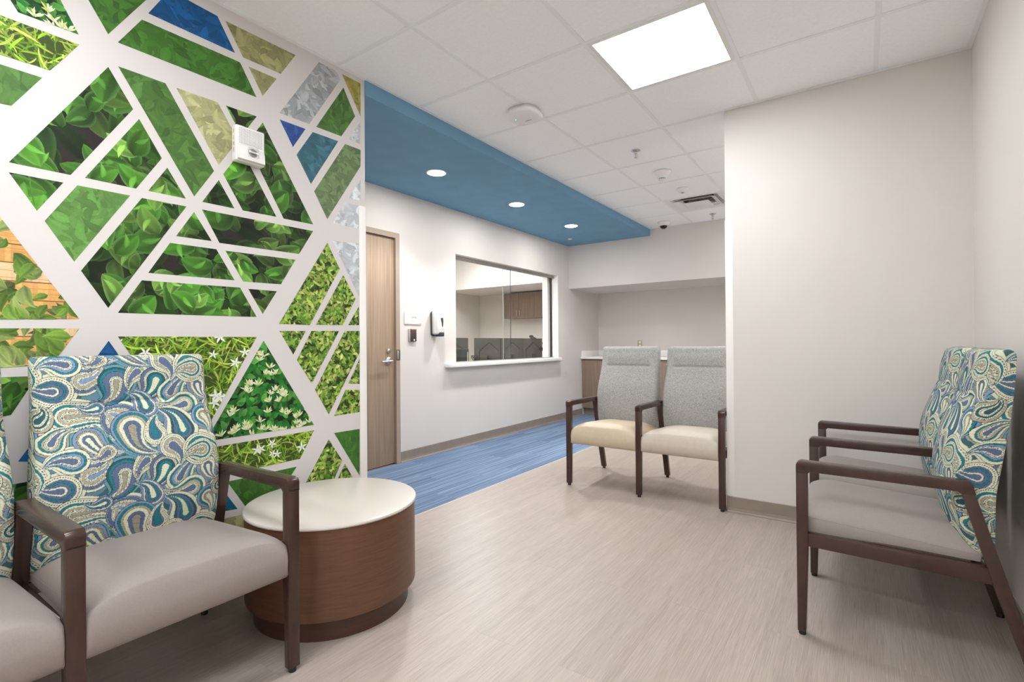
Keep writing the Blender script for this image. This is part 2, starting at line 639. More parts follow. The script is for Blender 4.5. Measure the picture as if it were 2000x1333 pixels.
# ceiling: slab above, lay-in tiles, tees
ceiling = struct(box('ceiling', XM - 0.14, XR + 0.12, YREAR - 0.1, YA, ZC + 0.05, ZC + 0.12, M['tile']), 'suspended ceiling of square white tiles')
PANELS = {(2, 1), (1, -3), (3, -3), (1, -6), (3, -6), (3, 4), (3, 7)}
DIFF = {(1, 6)}
tile_cache = {}


def room_xmax(yc):
    return XR


def tile_mesh(wx, wy):
    k = (round(wx, 3), round(wy, 3))
    if k not in tile_cache:
        bm = bmesh.new()
        bm_box(bm, 0.0005, wx - 0.0005, 0.0005, wy - 0.0005, 0.0, 0.015)
        me = bpy.data.meshes.new('ceiling_tile')
        bm.to_mesh(me)
        bm.free()
        me.materials.append(M['tile'])
        tile_cache[k] = me
    return tile_cache[k]


for i in range(-1, 6):
    for j in range(-7, 9):
        ya, yb = max(YREAR, GY0 + j * TS), min(YB, GY0 + (j + 1) * TS)
        parts = [(ya, yb)] if not (ya < YN < yb) else [(ya, YN), (YN, yb)]
        for (ya_, yb_) in parts:
            xa = max(XM if ya_ < YME - 0.3 else XS, GX0 + i * TS)
            xb = min(room_xmax((ya_ + yb_) / 2), GX0 + (i + 1) * TS)
            if xb - xa < 0.02 or yb_ - ya_ < 0.02 or (i, j) in PANELS or (i, j) in DIFF:
                continue
            o = bpy.data.objects.new('ceiling_tile', tile_mesh(xb - xa, yb_ - ya_))
            o.location = (xa, ya_, ZC + 0.0035)
            link(o, ceiling)
TW = 0.012
for i in range(1, 5):
    x = GX0 + i * TS
    ye = YB
    box('tee', x - TW, x + TW, YREAR, ye, ZC, ZC + 0.003, M['tee'], ceiling)
for j in range(-6, 9):
    y = GY0 + j * TS
    if y > YB - 0.02:
        continue
    xa, xb = XM if y < YME else XS, room_xmax(y)
    xs_ = [xa] + [GX0 + i * TS for i in range(1, 6) if xa + 0.05 < GX0 + i * TS < xb - 0.05] + [xb]
    for a, b in zip(xs_, xs_[1:]):
        box('tee', a + (TW if a != xa else 0), b - (TW if b != xb else 0), y - TW, y + TW, ZC + 0.0005, ZC + 0.003, M['tee'], ceiling)
for nm, b in (('a', (XM, XM + 0.02, YREAR, YME)), ('b', (XS, XS + 0.02, YME, YB)), ('c', (XR - 0.02, XR, YREAR, YN)), ('d', (XN, XR - 0.02, YN - 0.02, YN)),
              ('e', (XS + 0.02, XR, YB - 0.02, YB)), ('f', (XN - 0.02, XN, YN, YN + 0.14)), ('g', (XM + 0.02, XR - 0.02, YREAR, YREAR + 0.02))):
    box('wall_angle', b[0], b[1], b[2], b[3], ZC - 0.001, ZC + 0.002, M['tee'], ceiling)

# blue soffit over the carpet
struct(prism('ceiling_soffit', [(XD, ZS), (XS, ZS), (XS, ZC - 0.001), (XS, ZC + 0.1), (XD, ZC + 0.1)], YME, YB, 'y', M['blue']), 'blue painted soffit with recessed lights')


# ------------------------------------------------------------------ ceiling lights
def led_panel(i, j, label, glow, z=ZC, org=None):
    cx, cy = (GX0 + (i + 0.5) * TS, GY0 + (j + 0.5) * TS) if org is None else org
    t = empty('ceiling_light_panel', (cx, cy, z), label, 'ceiling light', 'square lay-in light panels')
    h, f = TS / 2 - 0.011, 0.02
    boxes('frame', [(-h, h, -h, -h + f, -0.002, 0.02), (-h, h, h - f, h, -0.002, 0.02), (-h, -h + f, -h + f, h - f, -0.002, 0.02), (h - f, h, -h + f, h - f, -0.002, 0.02)], M['white'], t)
    box('diffuser', -h + f, h - f, -h + f, h - f, 0.0, 0.012, glow, t)
    return t


led_panel(2, 1, 'large square glowing light panel in the white tile ceiling', M['panel_glow'])
led_panel(1, -3, 'added unseen fill light panel over the near end of the room, on the mural side', M['panel_glow'])  # added out of view to lift the near end and mural
led_panel(3, -3, 'added unseen fill light panel over the near end of the room, on the plain wall side', M['panel_glow'])  # its added twin, unseen, evens out the light on the right
led_panel(1, -6, 'added unseen fill light panel by the rear wall, on the mural side', M['panel_glow'])  # extra panel behind the camera, put in for more bounce light
led_panel(3, -6, 'added unseen fill light panel by the rear wall, on the plain wall side', M['panel_glow'])  # likewise an added, unseen panel for bounce light
led_panel(3, 4, 'added fill light panel hidden just behind the jutting wall', M['panel_glow'])  # added out of sight to brighten the back of the room
led_panel(3, 7, 'added fill light panel by the bulkhead, hidden behind the jutting wall', M['panel_glow'])  # second hidden panel, added to lift the bulkhead and alcove

DLY = [(3.07, 'nearest'), (4.255, 'middle'), (5.43, 'farthest')]
for y, nm in DLY:
    t = empty('recessed_downlight', (-2.905, y, ZS), {'nearest': 'largest and nearest round downlight in the blue soffit, beside the door', 'middle': 'middle round downlight of the three in the blue soffit',
                                                       'farthest': 'farthest of the three large round downlights in the blue soffit'}[nm], 'downlight', 'round downlights in the blue soffit')
    lathe('trim_ring', [(0.0, 0.0), (0.084, 0.0), (0.084, -0.002), (0.079, -0.0045), (0.074, -0.004), (0.072, -0.002), (0.0, -0.002)], M['white'], t)
    lathe('lens', [(0.0, -0.0034), (0.072, -0.0030)], M['down_glow'], t, n=28)
    ld = bpy.data.lights.new('downlight_beam', 'SPOT')
    ld.energy = SPOT_W
    ld.color = (1.0, 0.975, 0.945)
    ld.spot_size = math.radians(122)
    ld.spot_blend = 0.55
    ld.shadow_soft_size = 0.045
    lo = bpy.data.objects.new('downlight_beam', ld)
    lo.location = (0, 0, -0.06)
    link(lo, t)

# sprinkler cover plate in the soffit
lathe('sprinkler_cover', [(0, 0), (0.03, 0), (0.03, -0.003), (0.027, -0.005), (0, -0.005)], M['white'], None, (-3.283, 6.098, ZS))
tag(bpy.context.scene.objects['sprinkler_cover'], 'tiny round white cover plate in the far corner of the blue soffit', 'sprinkler cover')

# ------------------------------------------------------------------ ceiling devices
def ap():
    t = empty('wireless_access_point', (-1.80, 2.735, ZC), 'white rounded wireless access point hanging under the ceiling tiles', 'access point', rz=0.0)
    n = 64
    rows = []
    for (sc, z) in ((0.90, 0.0), (0.90, -0.012), (0.97, -0.014), (1.0, -0.022), (1.0, -0.030), (0.985, -0.038), (0.93, -0.044), (0.5, -0.047), (0.02, -0.048)):
        for k in range(n):
            a = 2 * PI * k / n
            c, s = math.cos(a), math.sin(a)
            r = 0.108 / (abs(c) ** 4 + abs(s) ** 4) ** 0.25
            r = 0.62 * r + 0.38 * 0.108
            rows.append((sc * r * c, sc * r * s, z))
    grid_mesh('shell', rows, n, 9, M['white'], t)
    lathe('status_led', [(0, -0.0492), (0.0025, -0.0492), (0.0025, -0.047), (0, -0.047)], M['led'], t, (-0.055, -0.02, 0), n=12)
    # dashed maker's mark
    boxes('mark', [(-0.016 + k * 0.008, -0.0105 + k * 0.008, 0.035, 0.039, -0.0489, -0.047) for k in range(6)], M['ink'], t)
    boxes('ceiling_clip', [(-0.05, 0.05, -0.05, 0.05, -0.013, 0.0)], M['charcoal'], t)


ap()


def sprinkler(x, y, label):
    t = empty('fire_sprinkler', (x, y, ZC), label, 'sprinkler')
    lathe('escutcheon', [(0, 0.001), (0.036, 0.001), (0.036, -0.002), (0.028, -0.007), (0.016, -0.009), (0, -0.009)], M['chrome'], t, n=32)
    lathe('body', [(0, -0.009), (0.011, -0.009), (0.011, -0.022), (0.0085, -0.026), (0, -0.026)], M['chrome'], t, n=20)
    for s in (-1, 1):
        tube('frame_arm', [(s * 0.008, 0, -0.024), (s * 0.0135, 0, -0.034), (s * 0.012, 0, -0.044), (s * 0.003, 0, -0.054)], 0.002, M['chrome'], t)
    lathe('glass_bulb', [(0, -0.026), (0.002, -0.027), (0.002, -0.049), (0, -0.05)], M['red'], t, n=10)
    lathe('deflector', [(0, -0.053), (0.006, -0.053), (0.013, -0.0565), (0.013, -0.058), (0, -0.058)], M['chrome'], t, n=20)


sprinkler(-1.458, 3.811, 'chrome fire sprinkler hanging in the nearer ceiling tiles')
sprinkler(-1.446, 6.234, 'small chrome fire sprinkler by the back wall beyond the air vent')


def smoke():
    t = empty('smoke_detector', (-1.452, 4.425, ZC), 'white cone-shaped smoke detector with dark slots on the ceiling', 'smoke detector')
    lathe('base', [(0, 0), (0.076, 0), (0.076, -0.004), (0.066, -0.012), (0.055, -0.028), (0.053, -0.032), (0, -0.032)], M['white'], t)
    lathe('head', [(0, -0.032), (0.052, -0.032), (0.052, -0.038), (0.040, -0.055), (0.036, -0.058), (0, -0.058)], M['white'], t)
    lathe('chamber', [(0, -0.058), (0.031, -0.058), (0.031, -0.070), (0, -0.070)], M['black'], t)
    for k in range(16):
        a = 2 * PI * k / 16
        tube('rib', [(0.034 * math.cos(a), 0.034 * math.sin(a), -0.057), (0.031 * math.cos(a), 0.031 * math.sin(a), -0.071)], 0.0028, M['white'], t, n=5)
    lathe('cap', [(0, -0.069), (0.033, -0.069), (0.032, -0.074), (0.022, -0.079), (0, -0.08)], M['white'], t)


smoke()
t = empty('occupancy_sensor', (-1.449, 5.035, ZC), 'small white dome sensor on the ceiling before the air vent', 'sensor')
lathe('dome', [(0, 0), (0.055, 0), (0.054, -0.006), (0.045, -0.020), (0.03, -0.032), (0.024, -0.036), (0, -0.036)], M['white'], t)
lathe('lens', [(0, -0.036), (0.014, -0.036), (0.013, -0.041), (0, -0.043)], M['steelgrey'], t, n=24)
t = empty('dome_camera', (-2.05, 6.29, ZC), 'white security camera with a black dome at the end of the soffit', 'camera')
lathe('housing', [(0, 0), (0.072, 0), (0.074, -0.01), (0.072, -0.028), (0.062, -0.042), (0.048, -0.048), (0, -0.048)], M['white'], t)
lathe('dome', [(0, -0.047), (0.046, -0.047), (0.044, -0.060), (0.034, -0.074), (0.018, -0.083), (0, -0.086)], M['smoked'], t)


def diffuser(i, j):
    cx, cy = GX0 + (i + 0.5) * TS, GY0 + (j + 0.5) * TS
    t = empty('air_diffuser', (cx, cy, ZC), 'white square louvre air vent in the far ceiling with a dark duct inside', 'air vent')
    h = TS / 2 - 0.012

    def ring(name, ro, zo, ri, zi, mat, th=0.002):
        bm = bmesh.new()
        v = []
        for r, z in ((ro, zo), (ri, zi), (ri, zi + th), (ro, zo + th)):
            v.append([bm.verts.new((sx * r, sy * r, z)) for sx, sy in ((-1, -1), (1, -1), (1, 1), (-1, 1))])
        for a in range(4):
            b = (a + 1) % 4
            for k in range(4):
                bm.faces.new((v[a][k], v[a][(k + 1) % 4], v[b][(k + 1) % 4], v[b][k]))
        return from_bm(name, bm, mat, t)
    ring('outer_frame', h, 0.001, h - 0.05, 0.006, M['white'])
    ring('cone', h - 0.05, 0.006, h - 0.13, 0.05, M['white'])
    ring('louvre', h - 0.075, -0.012, h - 0.14, 0.022, M['white'])
    lathe('duct_neck', [(0.16, 0.09), (0.16, 0.045), (0.165, 0.045), (0.165, 0.09)], M['duct'], t)
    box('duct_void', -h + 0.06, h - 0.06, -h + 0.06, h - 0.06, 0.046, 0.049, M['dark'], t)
    for k in range(5):
        tube('flex_wrinkle', [(-0.14 + 0.012 * k, 0.10 - 0.035 * k, 0.044), (0.0, 0.115 - 0.035 * k, 0.036), (0.14 - 0.012 * k, 0.10 - 0.035 * k, 0.044)], 0.010, M['foil'], t, n=6)
    box('centre_plate', -0.13, 0.13, -0.13, 0.13, -0.018, -0.014, M['white'], t, bevel=0.0015)
    for sx, sy in ((-1, -1), (1, 1)):
        tube('hanger', [(sx * 0.12, sy * 0.12, -0.014), (sx * 0.21, sy * 0.21, 0.016)], 0.002, M['alu'], t, n=6)


diffuser(1, 6)


# ------------------------------------------------------------------ door
d = empty('door_1', (XD, (DY0 + DY1) / 2, 0))
struct(d, 'tall oak veneer door in a bronze frame')
hw = (DY1 - DY0) / 2
box('door_leaf', -0.062, -0.018, -hw + 0.003, hw - 0.003, 0.008, DZ - 0.003, M['oak'], d, bevel=0.0015)
fr = boxes('door_frame', [(-0.13, 0.006, -hw - FW, -hw, 0, DZ + FW), (-0.13, 0.006, hw, hw + FW, 0, DZ + FW), (-0.13, 0.006, -hw, hw, DZ, DZ + FW),
                          (-0.13, -0.066, -hw, -hw + 0.016, 0, DZ), (-0.13, -0.066, hw - 0.016, hw, 0, DZ), (-0.13, -0.066, -hw, hw, DZ - 0.016, DZ)], M['frame'], d)
yl = 3.11 - (DY0 + DY1) / 2 + 0.0
leaf = [c for c in d.children if c.name.startswith('door_leaf')][0]
lathe('handle_rose', [(0, 0), (0.034, 0), (0.034, 0.006), (0.030, 0.010), (0.018, 0.014), (0.012, 0.05), (0.0, 0.05)], M['chrome'], leaf, (-0.018, yl + 0.02, 0.958), axis='x', n=32)
tube('handle_lever', [(0.032, yl + 0.02, 0.958), (0.035, yl + 0.0, 0.957), (0.036, yl - 0.05, 0.955), (0.033, yl - 0.10, 0.953)], [0.013, 0.012, 0.010, 0.008], M['chrome'], leaf, n=12)
lathe('lock_cylinder', [(0, 0), (0.024, 0), (0.023, 0.010), (0.018, 0.016), (0.012, 0.018), (0.0, 0.018)], M['chrome'], leaf, (-0.018, yl + 0.018, 1.05), axis='x', n=28)
box('keyway', 0.0, 0.0012, yl + 0.016, yl + 0.020, 1.043, 1.057, M['black'], leaf)
box('strike_box', -0.01, 0.009, hw + 0.002, hw + FW - 0.002, 0.962, 1.058, M['black'], fr, bevel=0.001)
box('strike_plate', 0.008, 0.0105, hw + 0.006, hw + FW - 0.016, 0.968, 1.052, M['outlet'], fr, bevel=0.0008)

# ------------------------------------------------------------------ signs and devices on the door wall
s = empty('wall_sign', (XD, 3.4175, 1.357), 'white rectangular room sign reading STAFF ONLY beside the door', 'sign')
box('plate', 0.004, 0.009, -0.111, 0.111, -0.056, 0.056, M['white'], s, bevel=0.0008)
box('backing', 0.0, 0.004, -0.105, 0.105, -0.050, 0.050, M['steelgrey'], s)
mw = Matrix.Translation((0.0092, 0.012, 0.010)) @ Matrix.Rotation(PI / 2, 4, 'Z') @ Matrix.Rotation(PI / 2, 4, 'X') @ Matrix.Diagonal((0.8, 1.5, 1, 1))
text_mesh('lettering', 'STAFF ONLY', 0.0165, M['ink'], s, mw)
boxes('braille', [(0.009, 0.0096, -0.02 + k * 0.0065, -0.017 + k * 0.0065, -0.024, -0.022) for k in range(9)], M['steelgrey'], s)
box('corner_mark', 0.009, 0.0095, 0.088, 0.102, -0.047, -0.044, M['ink'], s)

s = empty('card_reader', (XD, 3.403, 1.196), 'small dark card reader with a red light under the white sign', 'card reader')
box('case', 0, 0.016, -0.046, 0.042, -0.062, 0.060, M['steelgrey'], s, bevel=0.004)
box('face', 0.014, 0.024, -0.030, 0.044, -0.060, 0.060, M['reader'], s, bevel=0.004)
box('light_bar', 0.0235, 0.0248, -0.024, 0.032, 0.053, 0.059, M['pink'], s)
lathe('badge', [(0, 0), (0.009, 0), (0.009, 0.0008), (0, 0.0008)], M['white'], s, (0.0238, 0.012, -0.045), axis='x', n=16)


def dispenser():
    t = empty('soap_dispenser', (XD, 3.71, 1.315), 'white wall soap dispenser with a dark back plate beside the service window', 'dispenser')
    # back plate outline in y,z
    def outline(w0, w1, z0, z1, n=10):
        p = []
        for k in range(n + 1):
            a = PI * k / n
            p.append((w1 * math.cos(a), z1 - 0.03 + 0.03 * math.sin(a)))
        for k in range(n + 1):
            a = PI + PI * k / n
            p.append((w0 * math.cos(a), z0 + 0.02 + 0.02 * math.sin(a)))
        return p
    prism('back_plate', outline(0.050, 0.054, -0.125, 0.13), 0.0, 0.030, 'x', M['charcoal'], t, bevel=0.003)
    rows = []
    n = 40
    base = outline(0.052, 0.056, -0.115, 0.134, 19)
    for k, (dx, sc, dz) in enumerate(((0.028, 1.0, 0), (0.06, 0.99, 0), (0.085, 0.93, -0.002), (0.100, 0.80, -0.004), (0.106, 0.55, -0.006), (0.108, 0.05, -0.008))):
        for y, z in base:
            rows.append((dx - 0.02 * max(0, z) * (dx > 0.03) * 2, y * sc, 0.005 + (z - 0.005) * (0.5 + 0.5 * sc) + dz))
    grid_mesh('cover', rows, 40, 6, M['white'], t)
    prism('window_slot', [(-0.010, 0.055), (0.020, 0.058), (0.024, 0.02), (0.018, -0.03), (0.006, -0.034), (0.004, 0.0)], 0.100, 0.1095, 'x', M['reader'], t, bevel=0.001)
    box('push_bar', 0.05, 0.112, -0.030, 0.034, -0.130, -0.088, M['charcoal'], t, bevel=0.006)
    box('seam', 0.103, 0.1085, -0.03, 0.03, -0.062, -0.060, M['steelgrey'], t)


dispenser()

# ------------------------------------------------------------------ service window
win = empty('window_1', (XD, (WY0 + WY1) / 2, WZ0))
struct(win, 'sliding glass service window to the office')
wl, wh = (WY1 - WY0) / 2, WZ1 - WZ0
# reveal liner, dark track, glass
boxes('jamb', [(-WT, -0.001, wl - 0.012, wl, 0.04, wh), (-WT, -0.001, -wl, -wl + 0.004, 0.04, wh)], M['solid'], win)
boxes('inner_jamb', [(-WT - 0.02, -0.135, wl - 0.075, wl - 0.012, 0.04, wh - 0.006)], M['solid'], win)
boxes('head_track', [(-0.135, -0.07, -wl, wl, wh - 0.030, wh), (-0.07, -0.066, -wl, wl, wh - 0.036, wh)], M['alu'], win)
boxes('jamb_channel', [(-0.118, -0.098, wl - 0.034, wl - 0.012, 0.042, wh - 0.03)], M['darkmetal'], win)
boxes('sill_track', [(-0.13, -0.075, -wl, wl - 0.012, 0.04, 0.048)], M['alu'], win)
box('glass_pane', -0.125, -0.119, -0.075, wl - 0.034, 0.048, wh - 0.03, M['glass'], win)
box('glass_pane', -0.095, -0.089, -wl + 0.004, 0.045, 0.048, wh - 0.03, M['glass'], win)
box('glass_edge', -0.0955, -0.0885, 0.0435, 0.0475, 0.048, wh - 0.03, M['charcoal'], win)
box('glass_edge', -0.1255, -0.1185, -0.0775, -0.0735, 0.048, wh - 0.03, M['steelgrey'], win)
cyw = (WY0 + WY1) / 2
prism('window_sill', [(x_, y_ - cyw) for x_, y_ in ((-WT + 0.02, WY0 + 0.001), (0, WY0 + 0.001), (0, 3.87), (0.062, 3.87), (0.085, 3.893), (0.085, 6.20), (0.062, 6.223), (0, 6.30), (0, WY1 - 0.001), (-WT + 0.02, WY1 - 0.001))],
      0.001, 0.039, 'z', M['solid'], win, bevel=0.002)['label'] = 'long white counter ledge'

# ------------------------------------------------------------------ office seen through the window
OX0, OX1 = -6.546, XD - WT
OYB, OYA = 6.98, 8.2
OY0 = 2.4
struct(box('floor_office', OX0 - 0.1, OX1, OY0 - 0.1, OYA + 0.1, -0.1, 0.0, M['floor']))
struct(box('wall_office_left', OX0 - 0.1, OX0, OY0, OYA, 0, ZC + 0.1, M['wall']))
struct(box('wall_office_back', OX0 - 0.1, OX1, OYA, OYA + 0.1, 0, ZC + 0.1, M['wall']))
struct(box('wall_office_near', OX0 - 0.1, OX1, OY0 - 0.1, OY0, 0, ZC + 0.1, M['wall']))
struct(box('wall_office_bulkhead', OX0, OX1, OYB, OYA, 2.10, ZC + 0.1, M['wall']))
struct(box('ceiling_office', OX0 - 0.1, OX1, OY0 - 0.1, OYA + 0.1, ZC + 0.1, ZC + 0.2, M['tile']))
if YA + 0.1 < OYA:
    struct(box('wall_office_side', OX1, OX1 + 0.1, YA + 0.1, OYA + 0.1, 0, ZC + 0.1, M['wall']))
led_panel(0, 0, 'added unseen fill light panel in the office beyond the service window', M['office_glow'], z=ZC + 0.078, org=(-5.0, 6.0))  # unseen, added to turn the office bulkhead bright white
led_panel(0, 0, 'second added unseen fill light panel in the office beyond the service window', M['office_glow'], z=ZC + 0.078, org=(-5.0, 3.9))  # another unseen panel added to brighten the office

# wall cabinets with doors and bar handles
c = empty('wall_cabinet', (-5.24, 7.9, 1.59), 'brown ash wall cabinet with bar handles inside the office', 'cabinet')
cw = 1.5
box('body', -0.47, -0.47 + cw, 0.02, 0.30, 0, 0.485, M['ash'], c)
for k in range(4):
    a = -0.47 + k * 0.345
    dd = box('cabinet_door', a + 0.002, a + 0.343, 0.0, 0.019, 0.002, 0.483, M['ash'], c, bevel=0.0012)
    hx = a + 0.31 if k % 2 == 0 else a + 0.035
    tube('bar_handle', [(hx, 0.0, 0.04), (hx, -0.028, 0.043), (hx, -0.03, 0.06), (hx, -0.03, 0.14), (hx, -0.028, 0.157), (hx, 0.0, 0.16)], 0.005, M['chrome'], dd)

# desk and monitors
dk = empty('office_desk', (-4.25, 5.6, 0), 'white office desk behind the service window', 'desk')
box('desk_top', -0.45, 0.42, -1.9, 1.35, 0.72, 0.75, M['laminate'], dk, bevel=0.003)
for yy in (-1.85, -0.3, 1.27):
    box('desk_panel', -0.40, 0.38, yy, yy + 0.03, 0, 0.72, M['ash'], dk)


def monitor(y0, y1, label):
    t = empty('computer_monitor', (-4.1, (y0 + y1) / 2, 0.75), label, 'monitor', 'monitors on the office desk')
    hw_ = (y1 - y0) / 2 - 0.003
    box('casing', -0.028, 0.0, -hw_, hw_, 0.10, 0.435, M['monitor'], t, bevel=0.004)
    box('screen', -0.031, -0.028, -hw_ + 0.01, hw_ - 0.01, 0.115, 0.425, M['black'], t)
    # roof-shaped ridge on the back
    prism('back_ridge', [(-hw_ * 0.72, 0.27), (0, 0.375), (hw_ * 0.72, 0.27), (hw_ * 0.72, 0.10), (-hw_ * 0.72, 0.10)], -0.001, 0.012, 'x', M['monitor'], t, bevel=0.003)
    tube('ridge_line', [(0.011, -hw_ * 0.72, 0.268), (0.0125, 0, 0.374), (0.011, hw_ * 0.72, 0.268)], 0.004, M['monitor2'], t, n=6)
    box('stand_neck', 0.0, 0.03, -0.04, 0.04, 0.01, 0.2, M['monitor2'], t, bevel=0.003)
    box('stand_foot', -0.10, 0.10, -0.12, 0.12, 0.0, 0.012, M['monitor2'], t, bevel=0.003)
    return t


monitor(4.34, 4.897, 'grey monitor at the left edge of the service window')
monitor(5.036, 5.589, 'leftmost monitor of the row of three touching monitors in the office')
monitor(5.591, 6.14, 'middle monitor of the row of three touching monitors in the office')
monitor(6.142, 6.685, 'rightmost monitor of the row of three, below the webcam')
t = empty('webcam', (-4.09, 6.36, 1.187), 'small dark webcam perched on the rightmost monitor', 'webcam')
lathe('lens_body', [(0, -0.04), (0.016, -0.04), (0.019, -0.02), (0.019, 0.02), (0.015, 0.035), (0, 0.035)], M['black'], t, (0, 0, 0.028), axis='y', n=20)
tube('clip_arm', [(0, 0.02, 0.022), (0.008, 0.07, 0.008), (0.012, 0.10, 0.001)], 0.008, M['black'], t)
box('clip', -0.03, 0.014, 0.0, 0.11, -0.002, 0.006, M['black'], t, bevel=0.001)
t = empty('headset_stand', (-3.93, 6.46, 0.75), 'thin dark stand holding a headset before the rightmost monitor', 'stand')
tube('post', [(0, 0, 0.008), (0, 0, 0.34)], 0.007, M['black'], t)
lathe('base', [(0, 0), (0.06, 0), (0.058, 0.008), (0, 0.01)], M['black'], t)
tube('headband', [(0, 0.09 * math.cos(a), 0.29 + 0.085 * math.sin(a)) for a in [PI * k / 12 for k in range(13)]], 0.007, M['black'], t)
for sgn in (-1, 1):
    lathe('ear_cup', [(0, -0.012), (0.03, -0.012), (0.032, 0.0), (0.026, 0.012), (0, 0.014)], M['black'], t, (0, sgn * 0.085, 0.275), axis='y', n=20)
t = empty('mini_computer', (-3.95, 4.60, 0.75), 'small dark computer box with a light strip before the left monitor', 'computer')
box('case', -0.02, 0.02, -0.10, 0.10, 0.0, 0.30, M['monitor2'], t, bevel=0.004)
box('light_strip', 0.0195, 0.0212, 0.072, 0.080, 0.06, 0.26, M['white'], t)
lathe('power_light', [(0, 0), (0.006, 0), (0.006, 0.002), (0, 0.002)], M['led'], t, (0.0195, 0.07, 0.10), axis='x', n=12)
box('storage_box', -4.66, -4.44, 5.02, 5.30, 0.75, 1.06, M['white'], None, bevel=0.006)
tag(bpy.context.scene.objects['storage_box'], 'white box standing on the desk between the monitors', 'box')
random.seed(4)
for k, (yy, lab) in enumerate(((4.965, 'tangle of dark cable on the desk between the left monitors'), (6.76, 'dark cables looping at the right end of the monitor row'))):
    t = empty('cable_bundle', (-4.05, yy, 0.75), lab, 'cable')
    for q in range(4):
        pts = []
        p0 = random.uniform(0, 6)
        for i in range(26):
            a = i * 0.5 + p0
            pts.append((0.02 * math.sin(a * 0.7 + q), (0.035 + 0.012 * q) * math.sin(a), 0.01 + (0.20 + 0.04 * q * k) * abs(math.sin(i * 0.12 + q * 0.3))))
        tube('cable', pts, 0.004, M['black'], t, n=5)

# ------------------------------------------------------------------ counter in the alcove
cb = empty('base_cabinet', (-2.15, 6.96, 0), 'brown ash base cabinet along the alcove behind the grey seats', 'cabinet')
box('carcass', -1.40, 1.40, 0.021, 0.605, 0.10, 0.862, M['ash'], cb)
box('toe_kick', -1.40, 1.40, 0.07, 0.60, 0.0, 0.10, M['base'], cb)
box('filler_strip', -1.40, -1.385, 0.0, 0.02, 0.11, 0.858, M['ash'], cb)
for k in range(6):
    a = -1.383 + k * 0.462
    dd = box('cabinet_door', a, a + 0.458, 0.0, 0.02, 0.112, 0.852, M['ash'], cb, bevel=0.0012)
    lathe('cam_lock', [(0, 0), (0.010, 0), (0.010, -0.006), (0.004, -0.008), (0, -0.008)], M['brass'], dd, (a + 0.365 if k % 2 == 0 else a + 0.09, 0.0, 0.80), axis='y', n=18)
    if k == 0:
        tube('key', [(a + 0.365, -0.008, 0.80), (a + 0.363, -0.018, 0.79), (a + 0.36, -0.02, 0.765)], 0.005, M['brass'], dd, n=6)
ct = empty('counter_top', (-2.15, 6.93, 0.864), 'white counter top with a low backsplash in the alcove', 'counter')
box('slab', -1.409, 1.41, 0, 0.637, 0, 0.036, M['solid'], ct, bevel=0.002)
box('backsplash', -1.409, 1.41, 0.620, 0.638, 0.036, 0.125, M['solid'], ct, bevel=0.001)
box('side_splash', -1.409, -1.391, 0.03, 0.620, 0.036, 0.125, M['solid'], ct, bevel=0.001)
o = empty('wall_outlet', (-2.855, YA, 1.086), 'small metal wall outlet just above the grey seat backs', 'outlet')
box('cover_plate', -0.036, 0.036, -0.005, 0, -0.058, 0.058, M['outlet'], o, bevel=0.0015)
for dz in (-0.028, 0.022):
    box('socket', -0.017, 0.017, -0.0065, -0.004, dz - 0.014, dz + 0.020, M['white'], o, bevel=0.0008)

# ------------------------------------------------------------------ fire alarm strobe on the mural
def alarm():
    t = empty('fire_alarm', (XM + 0.0035, 1.197, 2.025), 'white fire alarm speaker strobe on the leaf mural', 'fire alarm')
    box('housing', 0.0, 0.042, -0.066, 0.066, -0.082, 0.080, M['white'], t, bevel=0.007, seg=3)
    # wedge-shaped lower front
    prism('strobe_shelf', [(0.038, -0.078), (0.056, -0.074), (0.052, -0.030), (0.040, -0.008)], -0.062, 0.062, 'y', M['white'], t, bevel=0.004)
    box('grille_plate', 0.0415, 0.0435, -0.056, 0.056, -0.004, 0.072, M['white'], t, bevel=0.001)
    bm = bmesh.new()
    for a in range(15):
        for b in range(12):
            y, z = -0.050 + a * 0.0071, 0.001 + b * 0.006
            bm_box(bm, 0.0433, 0.0437, y - 0.0015, y + 0.0015, z - 0.0012, z + 0.0012)
    g = from_bm('grille_holes', bm, M['charcoal'], t)
    g['kind'] = 'stuff'
    lathe('strobe_reflector', [(0, 0.0), (0.021, 0.0), (0.019, 0.004), (0.010, 0.002), (0, 0.001)], M['chrome'], t, (0.052, 0.004, -0.036), axis='x', n=24)
    box('strobe_lens', 0.050, 0.066, -0.020, 0.028, -0.058, -0.014, M['lens'], t, bevel=0.004)
    tube('flash_tube', [(0.060, -0.012, -0.036), (0.061, 0.020, -0.036)], 0.004, M['white'], t, n=8)
    for k, ch in enumerate('FIRE'):
        mw = Matrix.Translation((0.022, -0.0662, 0.050 - k * 0.028)) @ Matrix.Rotation(PI / 2, 4, 'X') @ Matrix.Rotation(0, 4, 'Z')
        text_mesh('letter', ch, 0.024, M['red'], t, mw)


alarm()


